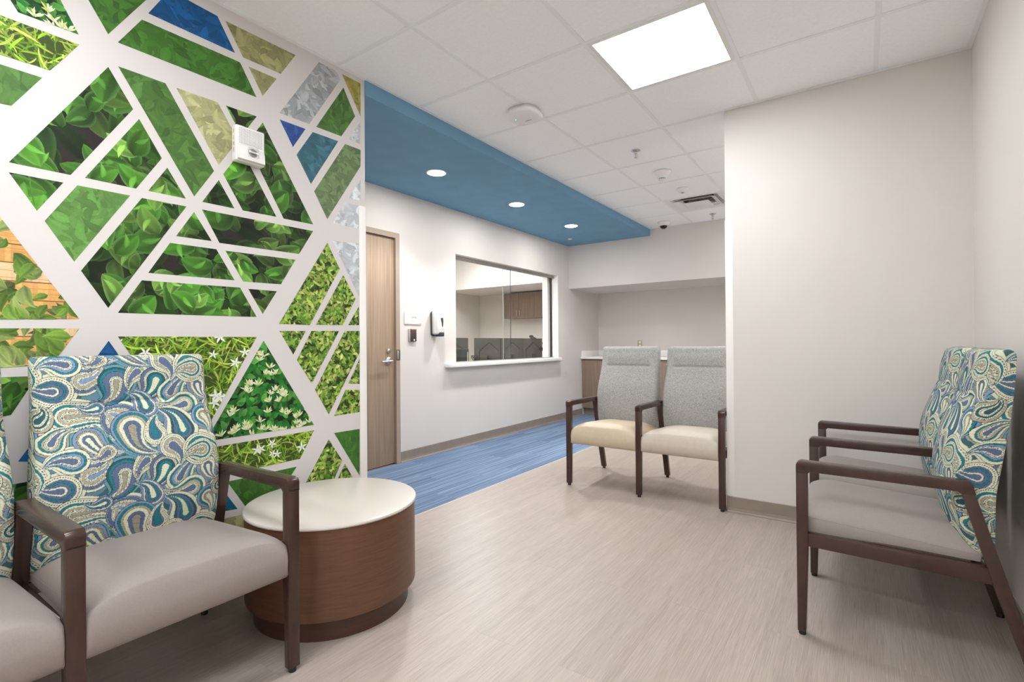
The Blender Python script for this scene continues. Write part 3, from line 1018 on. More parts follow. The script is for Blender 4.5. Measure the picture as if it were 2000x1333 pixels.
# ------------------------------------------------------------------ paisley print
MOTIF = [
 (0.5435,1.0386,0.0359,0.5948,1.1000,-0.25,1),
 (0.6308,1.0327,0.0446,0.5677,0.9566,0.35,0),
 (0.6942,1.0653,0.0289,0.6658,0.9971,-0.20,2),
 (0.7495,1.0309,0.0431,0.6826,0.9685,0.25,3),
 (0.7947,0.9801,0.0388,0.8812,1.0457,0.20,4),
 (0.8964,1.0013,0.0390,0.9313,0.9448,-0.20,5),
 (0.4706,1.0078,0.0447,0.4136,1.0313,0.15,6),
 (0.7116,0.9353,0.0320,0.6509,0.9923,-0.30,7),
 (0.8389,0.9311,0.0433,0.7411,0.9493,0.20,8),
 (0.5014,0.9224,0.0466,0.6080,0.8217,0.45,9),
 (0.6353,0.8968,0.0496,0.5919,0.9253,-0.20,1),
 (0.6633,0.8667,0.0531,0.7376,0.7678,-0.30,10),
 (0.7292,0.8333,0.0320,0.7401,0.9045,0.20,11),
 (0.8197,0.8382,0.0493,0.7438,0.9256,-0.25,12),
 (0.5437,0.8423,0.0349,0.6457,0.7942,-0.30,5),
 (0.8993,0.8821,0.0385,0.9107,0.8088,0.20,13),
 (0.7786,0.7859,0.0374,0.7964,0.7067,0.25,2),
 (0.8692,0.7579,0.0540,0.9301,0.6828,0.40,9),
 (0.4558,0.8408,0.0308,0.5192,0.8817,0.25,8),
 (0.5035,0.7792,0.0364,0.4320,0.7667,-0.25,4),
 (0.4314,0.9128,0.0314,0.4412,0.9673,-0.30,14),
 (0.5900,0.7956,0.0209,0.5370,0.7835,0.30,2),
 (0.8782,1.0693,0.0377,0.8075,1.0465,-0.20,9),
 (0.5756,0.9443,0.0201,0.5208,0.9615,0.30,7),
]
CREAM, TAUPE, SLATE, PERI, TEAL, DEEP, INK = (216, 218, 192), (168, 164, 146), (94, 110, 138), (126, 148, 180), (48, 122, 132), (54, 92, 100), (38, 48, 58)
# each palette: list of (outer limit of the band, colour), from the centre outwards; field value 1 is the outline
PAL = {
    0: [(0.20, TAUPE), (0.38, CREAM), (0.72, SLATE), (0.90, TEAL), (1.0, DEEP)],
    1: [(0.22, PERI), (0.40, CREAM), (0.60, TAUPE), (0.76, CREAM), (0.93, SLATE), (1.0, PERI)],
    2: [(0.34, SLATE), (0.50, CREAM), (0.70, TAUPE), (1.0, CREAM)],
    3: [(0.24, CREAM), (0.46, TEAL), (0.62, DEEP), (0.78, CREAM), (1.0, SLATE)],
    4: [(0.26, SLATE), (0.44, CREAM), (0.62, PERI), (0.78, TEAL), (1.0, CREAM)],
    5: [(0.20, CREAM), (0.40, SLATE), (0.62, CREAM), (0.78, TAUPE), (1.0, PERI)],
    6: [(0.20, SLATE), (0.32, CREAM), (0.50, SLATE), (0.62, TEAL), (0.74, SLATE), (1.0, CREAM)],
    7: [(0.26, CREAM), (0.46, TEAL), (0.70, SLATE), (0.84, CREAM), (1.0, PERI)],
    8: [(0.24, SLATE), (0.44, CREAM), (0.62, TAUPE), (0.78, TEAL), (1.0, CREAM)],
    9: [(0.18, TAUPE), (0.34, CREAM), (0.48, TAUPE), (0.60, CREAM), (0.76, TEAL), (1.0, CREAM)],
    10: [(0.22, TAUPE), (0.42, SLATE), (0.62, CREAM), (0.74, TAUPE), (0.88, TEAL), (1.0, PERI)],
    11: [(0.36, TEAL), (0.54, SLATE), (0.70, CREAM), (1.0, CREAM)],
    12: [(0.20, CREAM), (0.38, TEAL), (0.58, SLATE), (0.72, DEEP), (1.0, CREAM)],
    13: [(0.22, CREAM), (0.42, TAUPE), (0.60, CREAM), (0.78, TEAL), (1.0, PERI)],
    14: [(0.24, DEEP), (0.44, CREAM), (0.60, DEEP), (0.78, CREAM), (1.0, TAUPE)],
}
PX, PY = 0.512, 0.317


def paisley(x, y):
    """printed colour of the upholstery at fabric coordinates (metres), linear rgb"""
    n = len(x)
    col = np.empty((n, 3))
    # ground: dark teal with fine hatching and blue cloud patches
    hat = 0.5 + 0.5 * np.sin((x * 0.7 + y) * 2 * PI / 0.0042)
    cloud = np.sin(x * 55 + 1.3 * np.sin(y * 43)) * np.sin(y * 61 + 1.1 * np.sin(x * 37))
    gA, gB, gC = (np.array(rgb(*c)) for c in (DEEP, (84, 118, 126), (100, 134, 150)))
    col[:] = gA + (gB - gA) * (hat[:, None] * 0.55)
    k = cloud > 0.25
    col[k] = gC * (0.8 + 0.25 * hat[k, None])
    ink = np.array(rgb(*INK))
    for (hx, hy, r, tx, ty, bend, pal, halo) in [m + (1,) for m in MOTIF] + [m + (0,) for m in MOTIF]:
        r *= 1.12
        hx -= 0.6825
        tx -= 0.6825
        ax, ay = tx - hx, ty - hy
        L = math.hypot(ax, ay)
        dx = (x - hx + PX / 2) % PX - PX / 2
        dy = (y - hy + PY / 2) % PY - PY / 2
        near = np.nonzero(np.hypot(dx - ax / 2, dy - ay / 2) < L / 2 + r * 1.4)[0]
        if len(near) == 0:
            continue
        qx, qy = dx[near], dy[near]
        f = np.full(len(near), 9.0)
        nx, ny = -ay / L, ax / L
        for s in range(17):
            t = s / 16
            off = bend * L * math.sin(PI * min(1, t * 1.0)) * 0.75
            cx = ax * t + nx * off
            cy = ay * t + ny * off
            rr = r * (1 - t) ** 0.85 * (1.0 if t > 0 else 1.0) + 0.0006
            f = np.minimum(f, np.hypot(qx - cx, qy - cy) / rr * 1.0 + 0.10 * t)
        if halo:
            hc = np.array(rgb(*((104, 154, 162), CREAM, PERI, (150, 160, 152), CREAM)[pal % 5]))
            sel = f < 1.20
            col[near[sel]] = hc[None, :] * (0.86 + 0.2 * hat[near[sel], None])
            col[near[np.abs(f - 1.20) < 0.0006 / r]] = ink
            continue
        bands = PAL[pal]
        lo = 0.0
        px_ = 0.0011 / r
        ang = np.arctan2(qy, qx)
        for q, (hi, c) in enumerate(bands):
            sel = (f >= lo) & (f < hi)
            cc = np.array(rgb(*c))
            tone = 1 + 0.10 * np.sin(qx[sel] * 420 + qy[sel] * 310) * np.sin(qy[sel] * 380 - qx[sel] * 120)
            v = cc[None, :] * tone[:, None]
            # stitched dots in every other pale band
            if c in (CREAM, TAUPE) and q % 2 == 1 and hi - lo > 0.15:
                mid = np.abs(f[sel] - (lo + hi) / 2) < 0.035
                dots = np.sin(ang[sel] * (r * 900)) > 0.0
                v[mid & dots] = np.array(rgb(74, 78, 92))
            if c == TAUPE and q == 0:
                st = np.sin((qx[sel] - qy[sel]) * 2600) > 0.2
                v[st] *= 0.6
            col[near[sel]] = v
            edge = np.abs(f - hi) < px_ * 0.75
            col[near[edge]] = ink if hi < 0.995 else ink * 0.9
            lo = hi
    return np.clip(col, 0, 1)


# ------------------------------------------------------------------ tandem seating
FT = 0.040      # width of a side frame


def interp(pts, h):
    xs, ys = zip(*pts)
    # smooth (cosine-free Catmull style) by sampling linear and blurring a little
    H = np.asarray(h, dtype=float)
    o = np.zeros_like(H)
    for d_, w_ in ((-0.03, .2), (-0.015, .2), (0, .2), (0.015, .2), (0.03, .2)):
        o += w_ * np.interp(H + d_, xs, ys)
    return o


B_FRONT = [(0.36, 0.545), (0.374, 0.535), (0.434, 0.492), (0.55, 0.466), (0.662, 0.463), (0.75, 0.476), (0.85, 0.512), (0.942, 0.546), (1.02, 0.556), (1.10, 0.572)]
B_REAR = [(0.36, 0.55), (0.40, 0.556), (0.606, 0.560), (0.857, 0.600), (1.00, 0.613), (1.10, 0.616)]


def backrest_mesh(spacing, res, name, mat, pattern):
    """padded backrest with a head pad seam; closed loops round the pad stacked from bottom to top"""
    wb, wt = spacing - FT - 0.004, spacing - FT - 0.030
    z0, z1 = 0.376, 1.078
    nz = max(60, int((z1 - z0) / res))
    nf = max(60, int(wb / res))
    nsd = max(8, int(0.07 / res))
    nr = 24
    zz = np.linspace(z0, z1, nz)
    V, UVx, UVy = [], [], []
    s = np.linspace(-1, 1, nf)
    for z in zz:
        e = max((z - (z1 - 0.022)) / 0.022, 0)
        e2 = max(((z0 + 0.02) - z) / 0.02, 0)
        shr = 1 - math.sqrt(max(0, 1 - min(1, max(e, e2)) ** 2))      # rounded top and bottom rolls
        wz = 0.5 * (wb + (wt - wb) * min(1, max(0, (z - 0.66) / 0.22)))
        wz -= 0.010 * shr
        yf = float(interp(B_FRONT, z))
        yr = float(interp(B_REAR, z))
        th = yr - yf
        yf += 0.5 * th * shr * 0.85
        yr -= 0.5 * th * shr * 0.85
        crown = 0.034 * (1 - np.abs(s) ** 2.4) * (1 - 0.7 * shr)
        rnd = 0.016 * np.clip((np.abs(s) - 0.93) / 0.07, 0, 1) ** 2
        seam = (0.005 if pattern else 0.013) * math.exp(-((z - 0.918) / 0.008) ** 2) - (0.006 if pattern else 0.010) * math.exp(-((z - 0.985) / 0.045) ** 2)
        seam = seam * np.clip((0.80 - np.abs(s)) / 0.08, 0, 1)
        y = yf - crown + rnd + seam
        V.append(np.stack([s * wz, y, np.full(nf, z)], 1))
        UVx.append(s * wz)
        t = np.linspace(0, 1, nsd + 2)[1:-1]
        ye, yb_ = y[-1], yr
        bul = 0.004 * np.sin(t * PI)
        V.append(np.stack([wz + bul, ye + (yb_ - ye) * t, np.full(nsd, z)], 1))
        UVx.append(wz + (yb_ - ye) * t)
        q = np.linspace(1, -1, nr)
        V.append(np.stack([q * (wz - 0.002), np.full(nr, yr) + 0.006 * (1 - q ** 2), np.full(nr, z)], 1))
        UVx.append(np.where(q > 0, 2 * wz + th - q * wz, -2 * wz - th - q * wz))
        V.append(np.stack([-wz - bul[::-1], yb_ + (ye - yb_) * t, np.full(nsd, z)], 1))
        UVx.append(-wz - (yb_ - ye) * (1 - t))
        UVy.append(np.full(nf + 2 * nsd + nr, z * 1.044))
    nu = nf + 2 * nsd + nr
    V = np.concatenate(V)
    cols = paisley(np.concatenate(UVx), np.concatenate(UVy)) if pattern else None
    o = grid_mesh(name, V, nu, nz, mat, None, colors=cols)
    # outward normals
    bm = bmesh.new()
    bm.from_mesh(o.data)
    bmesh.ops.recalc_face_normals(bm, faces=bm.faces[:])
    bm.to_mesh(o.data)
    bm.free()
    me = o.data
    bpy.data.objects.remove(o)
    return me


def seat_mesh(spacing, name, mat):
    """upholstered seat: rolled front, flat boxed sides with a seam, crowned top"""
    wd = spacing - FT - 0.001
    NS, top_n = 44, 40
    ss = np.concatenate([[-1, -0.985, -0.96], np.linspace(-0.92, 0.92, NS), [0.96, 0.985, 1]])
    rows = []
    D = 0.525
    for s in ss:
        a = abs(s)
        crown = 0.054 * (1 - a ** 4.5)
        edge = 0.006 * max(0, (a - 0.96) / 0.04) ** 2
        sec = []
        # bottom from back to front, then front face upwards, then top backwards
        sec += [(D - 0.005, 0.386), (0.30, 0.39), (0.075, 0.385), (0.060, 0.345), (0.045, 0.330), (0.025, 0.325), (0.012, 0.327)]
        sec += [(0.003, 0.338), (-0.002 + edge, 0.36), (-0.004 + edge, 0.385), (-0.002 + edge, 0.405), (0.004 + edge, 0.425)]
        for k in range(top_n):
            t = (k / (top_n - 1))
            u = 0.012 + (D - 0.02) * t ** 1.25
            seam_z = 0.446 - 0.030 * max(0, (u - 0.05) / 0.45)
            fr = min(1, max(0, u / 0.11))
            roll = math.sqrt(max(0, 1 - (1 - fr) ** 2))
            bk = min(1, max(0, (D - u) / 0.10))
            rb = math.sqrt(max(0, 1 - (1 - bk) ** 2))
            z = 0.428 + (seam_z - 0.428) * roll + crown * (0.25 + 0.75 * roll) * (0.55 + 0.45 * rb) - edge
            sec.append((u, z))
        sec.append((D, 0.41))
        rows.append([(s * wd / 2, u, z) for u, z in sec])
    nu = len(rows[0])
    o = grid_mesh(name, [p for r in rows for p in r], nu, len(rows), mat, None)
    bm = bmesh.new()
    bm.from_mesh(o.data)
    bmesh.ops.recalc_face_normals(bm, faces=bm.faces[:])
    bm.to_mesh(o.data)
    bm.free()
    me = o.data
    me.set_sharp_from_angle(angle=math.radians(50))
    bpy.data.objects.remove(o)
    return me


def put(name, me, parent, loc=(0, 0, 0)):
    o = bpy.data.objects.new(name, me)
    o.location = loc
    return link(o, parent)


def arc(cx, cy, r, a0, a1, n):
    return [(cx + r * math.cos(math.radians(a0 + (a1 - a0) * k / n)), cy + r * math.sin(math.radians(a0 + (a1 - a0) * k / n))) for k in range(n + 1)]


_tmp = []


def proto(o):
    me = o.data
    bpy.data.objects.remove(o)
    return me


# side frame pieces, in (depth, height), shared by every bench
P_LEG = proto(prism('front_leg', [(0.001, 0.016), (0.029, 0.016), (0.038, 0.34), (0.038, 0.622), (0.0, 0.622), (0.0, 0.34)], -FT / 2, FT / 2, 'x', M['darkwood'], bevel=0.003))
P_ARM = proto(prism('armrest', [(0.0, 0.612)] + arc(0.018, 0.640, 0.018, 180, 90, 6) + [(0.25, 0.654)] + arc(0.484, 0.633, 0.018, 90, 18, 5) + [(0.508, 0.610), (0.470, 0.610), (0.463, 0.616), (0.046, 0.620), (0.038, 0.612)],
                    -FT / 2 - 0.001, FT / 2 + 0.001, 'x', M['darkwood'], bevel=0.003))
P_REAR = proto(prism('rear_leg', [(0.470, 0.618), (0.504, 0.618), (0.672, 0.016), (0.640, 0.016), (0.545, 0.33)], -FT / 2, FT / 2, 'x', M['darkwood'], bevel=0.003))
P_RAIL = proto(prism('side_rail', [(0.034, 0.340), (0.034, 0.388), (0.540, 0.381), (0.556, 0.330)], -FT / 2 + 0.004, FT / 2 - 0.004, 'x', M['darkwood'], bevel=0.002))
P_FOOT = proto(lathe('foot_glide', [(0, 0), (0.012, 0), (0.013, 0.003), (0.012, 0.012), (0.008, 0.018), (0, 0.018)], M['black'], n=20))


def bench(loc, rz, spacing, label, cat, group, back_me, seat_mes, ends=(True, True)):
    t = empty('tandem_seat', loc, label, cat, group, rz)
    for k in (-1, 0, 1):
        x = k * spacing
        a = put('front_leg', P_LEG, t, (x, 0, 0))
        put('foot_glide', P_FOOT, a, (0, 0.015, 0))
        b = put('rear_leg', P_REAR, t, (x, 0, 0))
        put('foot_glide', P_FOOT, b, (0, 0.655, 0))
        put('armrest', P_ARM, t, (x, 0, 0))
        put('side_rail', P_RAIL, t, (x, 0, 0))
    for k, m in ((-0.5, seat_mes[0]), (0.5, seat_mes[1])):
        x = k * spacing
        se = put('seat', m, t, (x, 0, 0))
        put('backrest', back_me, t, (x, 0, 0))
        hw_ = spacing / 2 - FT / 2 + 0.002
        box('front_rail', x - hw_, x + hw_, 0.035, 0.058, 0.338, 0.382, M['darkwood'], t)
        box('rear_rail', x - hw_, x + hw_, 0.542, 0.560, 0.336, 0.374, M['darkwood'], t)
        for s in (-1, 1):
            xe = s * (spacing / 2 - FT / 2 - 0.0015)
            tube('piping', [(xe, 0.040 + 0.47 * q / 12, 0.4405 - 0.0300 * max(0, (0.040 + 0.47 * q / 12 - 0.05) / 0.45)) for q in range(13)], 0.0016, seat_mes[0].materials[0], se, n=5)
    return t


SPP, SPG = 0.576, 0.565
back_paisley = backrest_mesh(SPP, 0.0016, 'backrest', M['paisley'], True)
back_grey = backrest_mesh(SPG, 0.008, 'backrest', M['tweed'], False)
seat_taupe = seat_mesh(SPP, 'seat', M['vinyl_taupe'])
seat_tan = seat_mesh(SPG, 'seat', M['vinyl_tan'])
seat_cream = seat_mesh(SPG, 'seat', M['vinyl_cream'])
bench((-1.587, 0.395, 0), PI / 2, SPP, 'paisley backed two-seater with grey seats against the leaf mural', 'bench', 'two-seat waiting benches', back_paisley, (seat_taupe, seat_taupe))
bench((-0.213, 2.77, 0), -PI / 2, SPP, 'paisley backed two-seater seen from the side against the right wall', 'bench', 'two-seat waiting benches', back_paisley, (seat_taupe, seat_taupe))
bench((-1.327, 3.462, 0), 0, SPG, 'grey tweed two-seater with tan and cream seats in the middle', 'bench', 'two-seat waiting benches', back_grey, (seat_tan, seat_cream))

# ------------------------------------------------------------------ drum table
dt = empty('drum_table', (-1.895, 1.345, 0), 'round walnut drum side table with a white top', 'side table')
lathe('table_top', [(0, 0.424), (0.347, 0.424), (0.3515, 0.427), (0.3525, 0.432), (0.350, 0.437), (0.344, 0.439), (0, 0.439)], M['laminate'], dt, n=128)
lathe('drum_body', [(0, 0.082), (0.340, 0.082), (0.346, 0.086), (0.346, 0.4235), (0, 0.4235)], M['drum'], dt, n=128)
lathe('plinth', [(0, 0.0), (0.314, 0.0), (0.314, 0.081), (0, 0.081)], M['drumlow'], dt, n=128)


# ------------------------------------------------------------------ leaf mural (flat print on the left wall)
MURAL=[
 ('bush',[(0.4138,2.2767),(0.4161,2.3147),(0.5272,2.3789),(0.5419,2.3484),(0.5932,2.2493),(0.4337,2.2446)]),
 ('grass',[(0.3399,2.2106),(0.3899,2.2119),(0.5947,2.2128),(0.5145,2.0828),(0.3897,2.0819),(0.3397,2.0796)]),
 ('p_green2',[(0.3396,2.0448),(0.3896,2.0486),(0.4939,2.0483),(0.4163,1.92),(0.3894,1.9175),(0.3394,1.914)]),
 ('p_green',[(0.603,2.4294),(0.6214,2.3928),(0.681,2.2948),(0.8053,2.4958),(0.8498,2.5674)]),
 ('p_blue',[(0.8824,2.5652),(0.8561,2.5242),(0.8114,2.4444),(1.15,2.445),(1.0743,2.5735),(0.9537,2.5788)]),
 ('p_green',[(0.7896,2.4073),(1.1726,2.4121),(1.2478,2.2813),(0.711,2.2784)]),
 ('p_olive',[(1.1091,2.5699),(1.4484,2.5748),(1.3705,2.4459),(1.1876,2.4417)]),
 ('p_olive',[(1.2117,2.4104),(1.3488,2.4124),(1.2785,2.2997)]),
 ('p_gray',[(1.5816,2.6),(1.6849,2.6),(1.714,2.5632),(1.524,2.2526),(1.3629,2.2498)]),
 ('p_gold',[(1.7242,2.6),(1.8491,2.6),(1.8476,2.4114)]),
 ('p_green2',[(1.7336,2.5291),(1.8103,2.3977),(1.7178,2.2539),(1.564,2.2523)]),
 ('p_pale',[(1.8474,2.3821),(1.8465,2.2502),(1.765,2.2543)]),
 ('p_royal',[(1.3628,2.218),(1.5021,2.2195),(1.4323,2.1042)]),
 ('p_teal',[(1.5433,2.2178),(1.698,2.2204),(1.531,1.9443),(1.4515,2.0714)]),
 ('p_green3',[(1.7422,2.2195),(1.8463,2.2195),(1.8456,2.1258),(1.6269,1.7807),(1.5497,1.9103)]),
 ('p_pale',[(1.845,2.0483),(1.8442,1.9285),(1.7603,1.9263)]),
 ('p_pale',[(1.7363,1.8927),(1.844,1.8992),(1.843,1.7667),(1.6583,1.7655)]),
 ('big',[(0.6807,2.1702),(0.7594,2.0392),(0.5694,1.7294),(0.4098,1.7287)]),
 ('big',[(0.7792,2.0079),(0.8571,1.8758),(0.768,1.7297),(0.6102,1.7304)]),
 ('p_green2',[(0.7119,2.1863),(0.8712,2.1885),(1.0577,1.8796),(0.9773,1.7484)]),
 ('p_khaki',[(0.9111,2.1864),(1.0742,2.1894),(1.1628,2.0497),(1.0776,1.9118)]),
 ('big',[(1.109,2.1891),(1.2491,2.1907),(1.1776,2.0755)]),
 ('big',[(1.2779,2.1717),(1.5424,1.7364),(1.3808,1.7343),(1.2033,2.0503)]),
 ('big',[(1.0967,1.8767),(1.179,2.0106),(1.3434,1.7357),(1.1818,1.7322)]),
 ('big',[(1.0773,1.8447),(1.1451,1.7327),(1.0089,1.7323)]),
 ('big',[(0.8765,1.8427),(0.9449,1.7316),(0.809,1.7312)]),
 ('big',[(0.4097,1.6952),(0.5493,1.6966),(0.4793,1.581)]),
 ('p_green4',[(0.5883,1.6968),(0.7482,1.6978),(0.5788,1.418),(0.499,1.5496)]),
 ('big',[(0.7874,1.6971),(0.947,1.6989),(0.6781,1.2557),(0.5979,1.3872)]),
 ('big',[(0.9763,1.6815),(1.0473,1.5688),(0.9075,1.5664)]),
 ('big',[(1.0073,1.6991),(1.5422,1.7016),(1.4625,1.5712),(1.0792,1.566)]),
 ('big',[(0.8853,1.5349),(1.066,1.5358),(1.1436,1.4062),(0.808,1.4027)]),
 ('big',[(1.1046,1.535),(1.4425,1.5391),(1.3649,1.4085),(1.1827,1.4042)]),
 ('big',[(0.7863,1.3708),(1.1678,1.3752),(1.2444,1.2434),(0.7079,1.2384)]),
 ('big',[(1.2051,1.3726),(1.3442,1.3729),(1.2733,1.2592)]),
 ('hedge',[(1.626,1.6536),(1.7022,1.524),(1.5194,1.212),(1.3545,1.2148)]),
 ('hedge',[(1.7253,1.4917),(1.8051,1.3674),(1.7199,1.2171),(1.5561,1.2148)]),
 ('hedge',[(1.8296,1.328),(1.8288,1.2199),(1.7555,1.218)]),
 ('p_pale',[(1.6574,1.6704),(1.8359,1.6821),(1.8337,1.3745)]),
 ('hedge',[(1.3562,1.1794),(1.4976,1.1816),(1.428,1.0623)]),
 ('hedge',[(1.5296,1.1822),(1.6964,1.1849),(1.5301,0.9117),(1.4475,1.0345)]),
 ('hedge',[(1.7338,1.1855),(1.8323,1.1871),(1.8315,1.0656),(1.629,0.7403),(1.5487,0.8774)]),
 ('hedge',[(1.8312,1.0296),(1.8302,0.8878),(1.7532,0.8932)]),
 ('hedge',[(1.7352,0.8605),(1.8299,0.855),(1.829,0.7287),(1.6625,0.7266)]),
 ('grass',[(0.7077,1.148),(1.244,1.1494),(0.9787,0.6688)]),
 ('p_blue',[(0.6789,1.1307),(0.9673,0.6308),(0.4308,0.7248)]),
 ('bush',[(1.277,1.1316),(1.5413,0.6955),(1.0178,0.6951)]),
 ('grass',[(0.9258,0.6647),(1.5411,0.6673),(1.4615,0.535),(0.9739,0.5339)]),
 ('p_green',[(1.1078,0.5008),(1.4434,0.4993),(1.2525,0.2616)]),
 ('p_petrol',[(1.0617,0.5138),(1.1525,0.3668),(0.9663,0.3856)]),
 ('p_khaki',[(0.9661,0.3471),(1.1876,0.3346),(1.2898,0.1631),(0.9242,0.2388)]),
 ('p_green',[(1.6619,0.635),(1.8284,0.6336),(1.8265,0.3694)]),
 ('hedge',[(1.6281,0.6063),(1.7114,0.4789),(1.5844,0.2559),(1.411,0.2851)]),
 ('hedge',[(1.7289,0.4556),(1.8346,0.2803),(1.6396,0.3184)]),
 ('vine',[(0.343,1.615),(0.3888,1.5407),(0.5932,1.21),(0.3882,1.2028),(0.3424,1.2011)]),
 ('vine',[(0.3424,1.1718),(0.3882,1.1727),(0.5931,1.1763),(0.517,1.0477),(0.3879,1.0437),(0.3422,1.041)]),
 ('big',[(0.3421,1.0117),(0.4791,1.0097),(0.4135,0.8829),(0.3419,0.874)]),
 ('big',[(0.3621,0.6504),(0.5882,0.6518),(0.5228,0.4043),(0.3617,0.4291)]),
]

rng = np.random.default_rng(11)


def L3(c):
    return np.array(rgb(*c))


def hull(pts):
    pts = sorted(set(pts))

    def half(ps):
        h = []
        for p in ps:
            while len(h) >= 2 and (h[-1][0] - h[-2][0]) * (p[1] - h[-2][1]) - (h[-1][1] - h[-2][1]) * (p[0] - h[-2][0]) <= 0:
                h.pop()
            h.append(p)
        return h
    a, b = half(pts), half(pts[::-1])
    return a[:-1] + b[:-1]


def leaf(cx, cy, ang, ln, wd, shape, bend, base, tip, rim, shade, n=7, half=2):
    """one printed leaf: (verts, quads, colours); rows from stalk to tip, half columns on either side of the midrib"""
    t = np.linspace(0, 1, n + 1)
    if shape == 'round':
        wv = np.sin(PI * t ** 0.75) ** 0.65
    elif shape == 'blade':
        wv = np.sin(PI * np.clip(0.15 + 0.85 * t, 0, 1)) ** 0.6
    else:
        wv = np.sin(PI * t ** 0.7)
    ax = (t - 0.5) * ln
    ay = bend * ln * (t - 0.5) ** 2 * 2
    cols = np.linspace(-1, 1, 2 * half + 1)
    X = ax[:, None] - 0 * cols[None, :]
    Y = ay[:, None] + wv[:, None] * wd / 2 * cols[None, :]
    c, s = math.cos(ang), math.sin(ang)
    V = np.stack([cx + X * c - Y * s, cy + X * s + Y * c], -1).reshape(-1, 2)
    m = (2 * half + 1)
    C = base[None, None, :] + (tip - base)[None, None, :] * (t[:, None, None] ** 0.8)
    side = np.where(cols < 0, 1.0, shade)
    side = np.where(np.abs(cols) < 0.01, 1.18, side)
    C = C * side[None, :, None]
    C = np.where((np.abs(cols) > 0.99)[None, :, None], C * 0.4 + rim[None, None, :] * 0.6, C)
    C = np.clip(C, 0, 2).reshape(-1, 3)
    i = np.arange(n)[:, None] * m
    j = np.arange(m - 1)[None, :]
    a = (i + j).ravel()
    F = np.stack([a, a + 1, a + m + 1, a + m], 1)
    return V, F, C


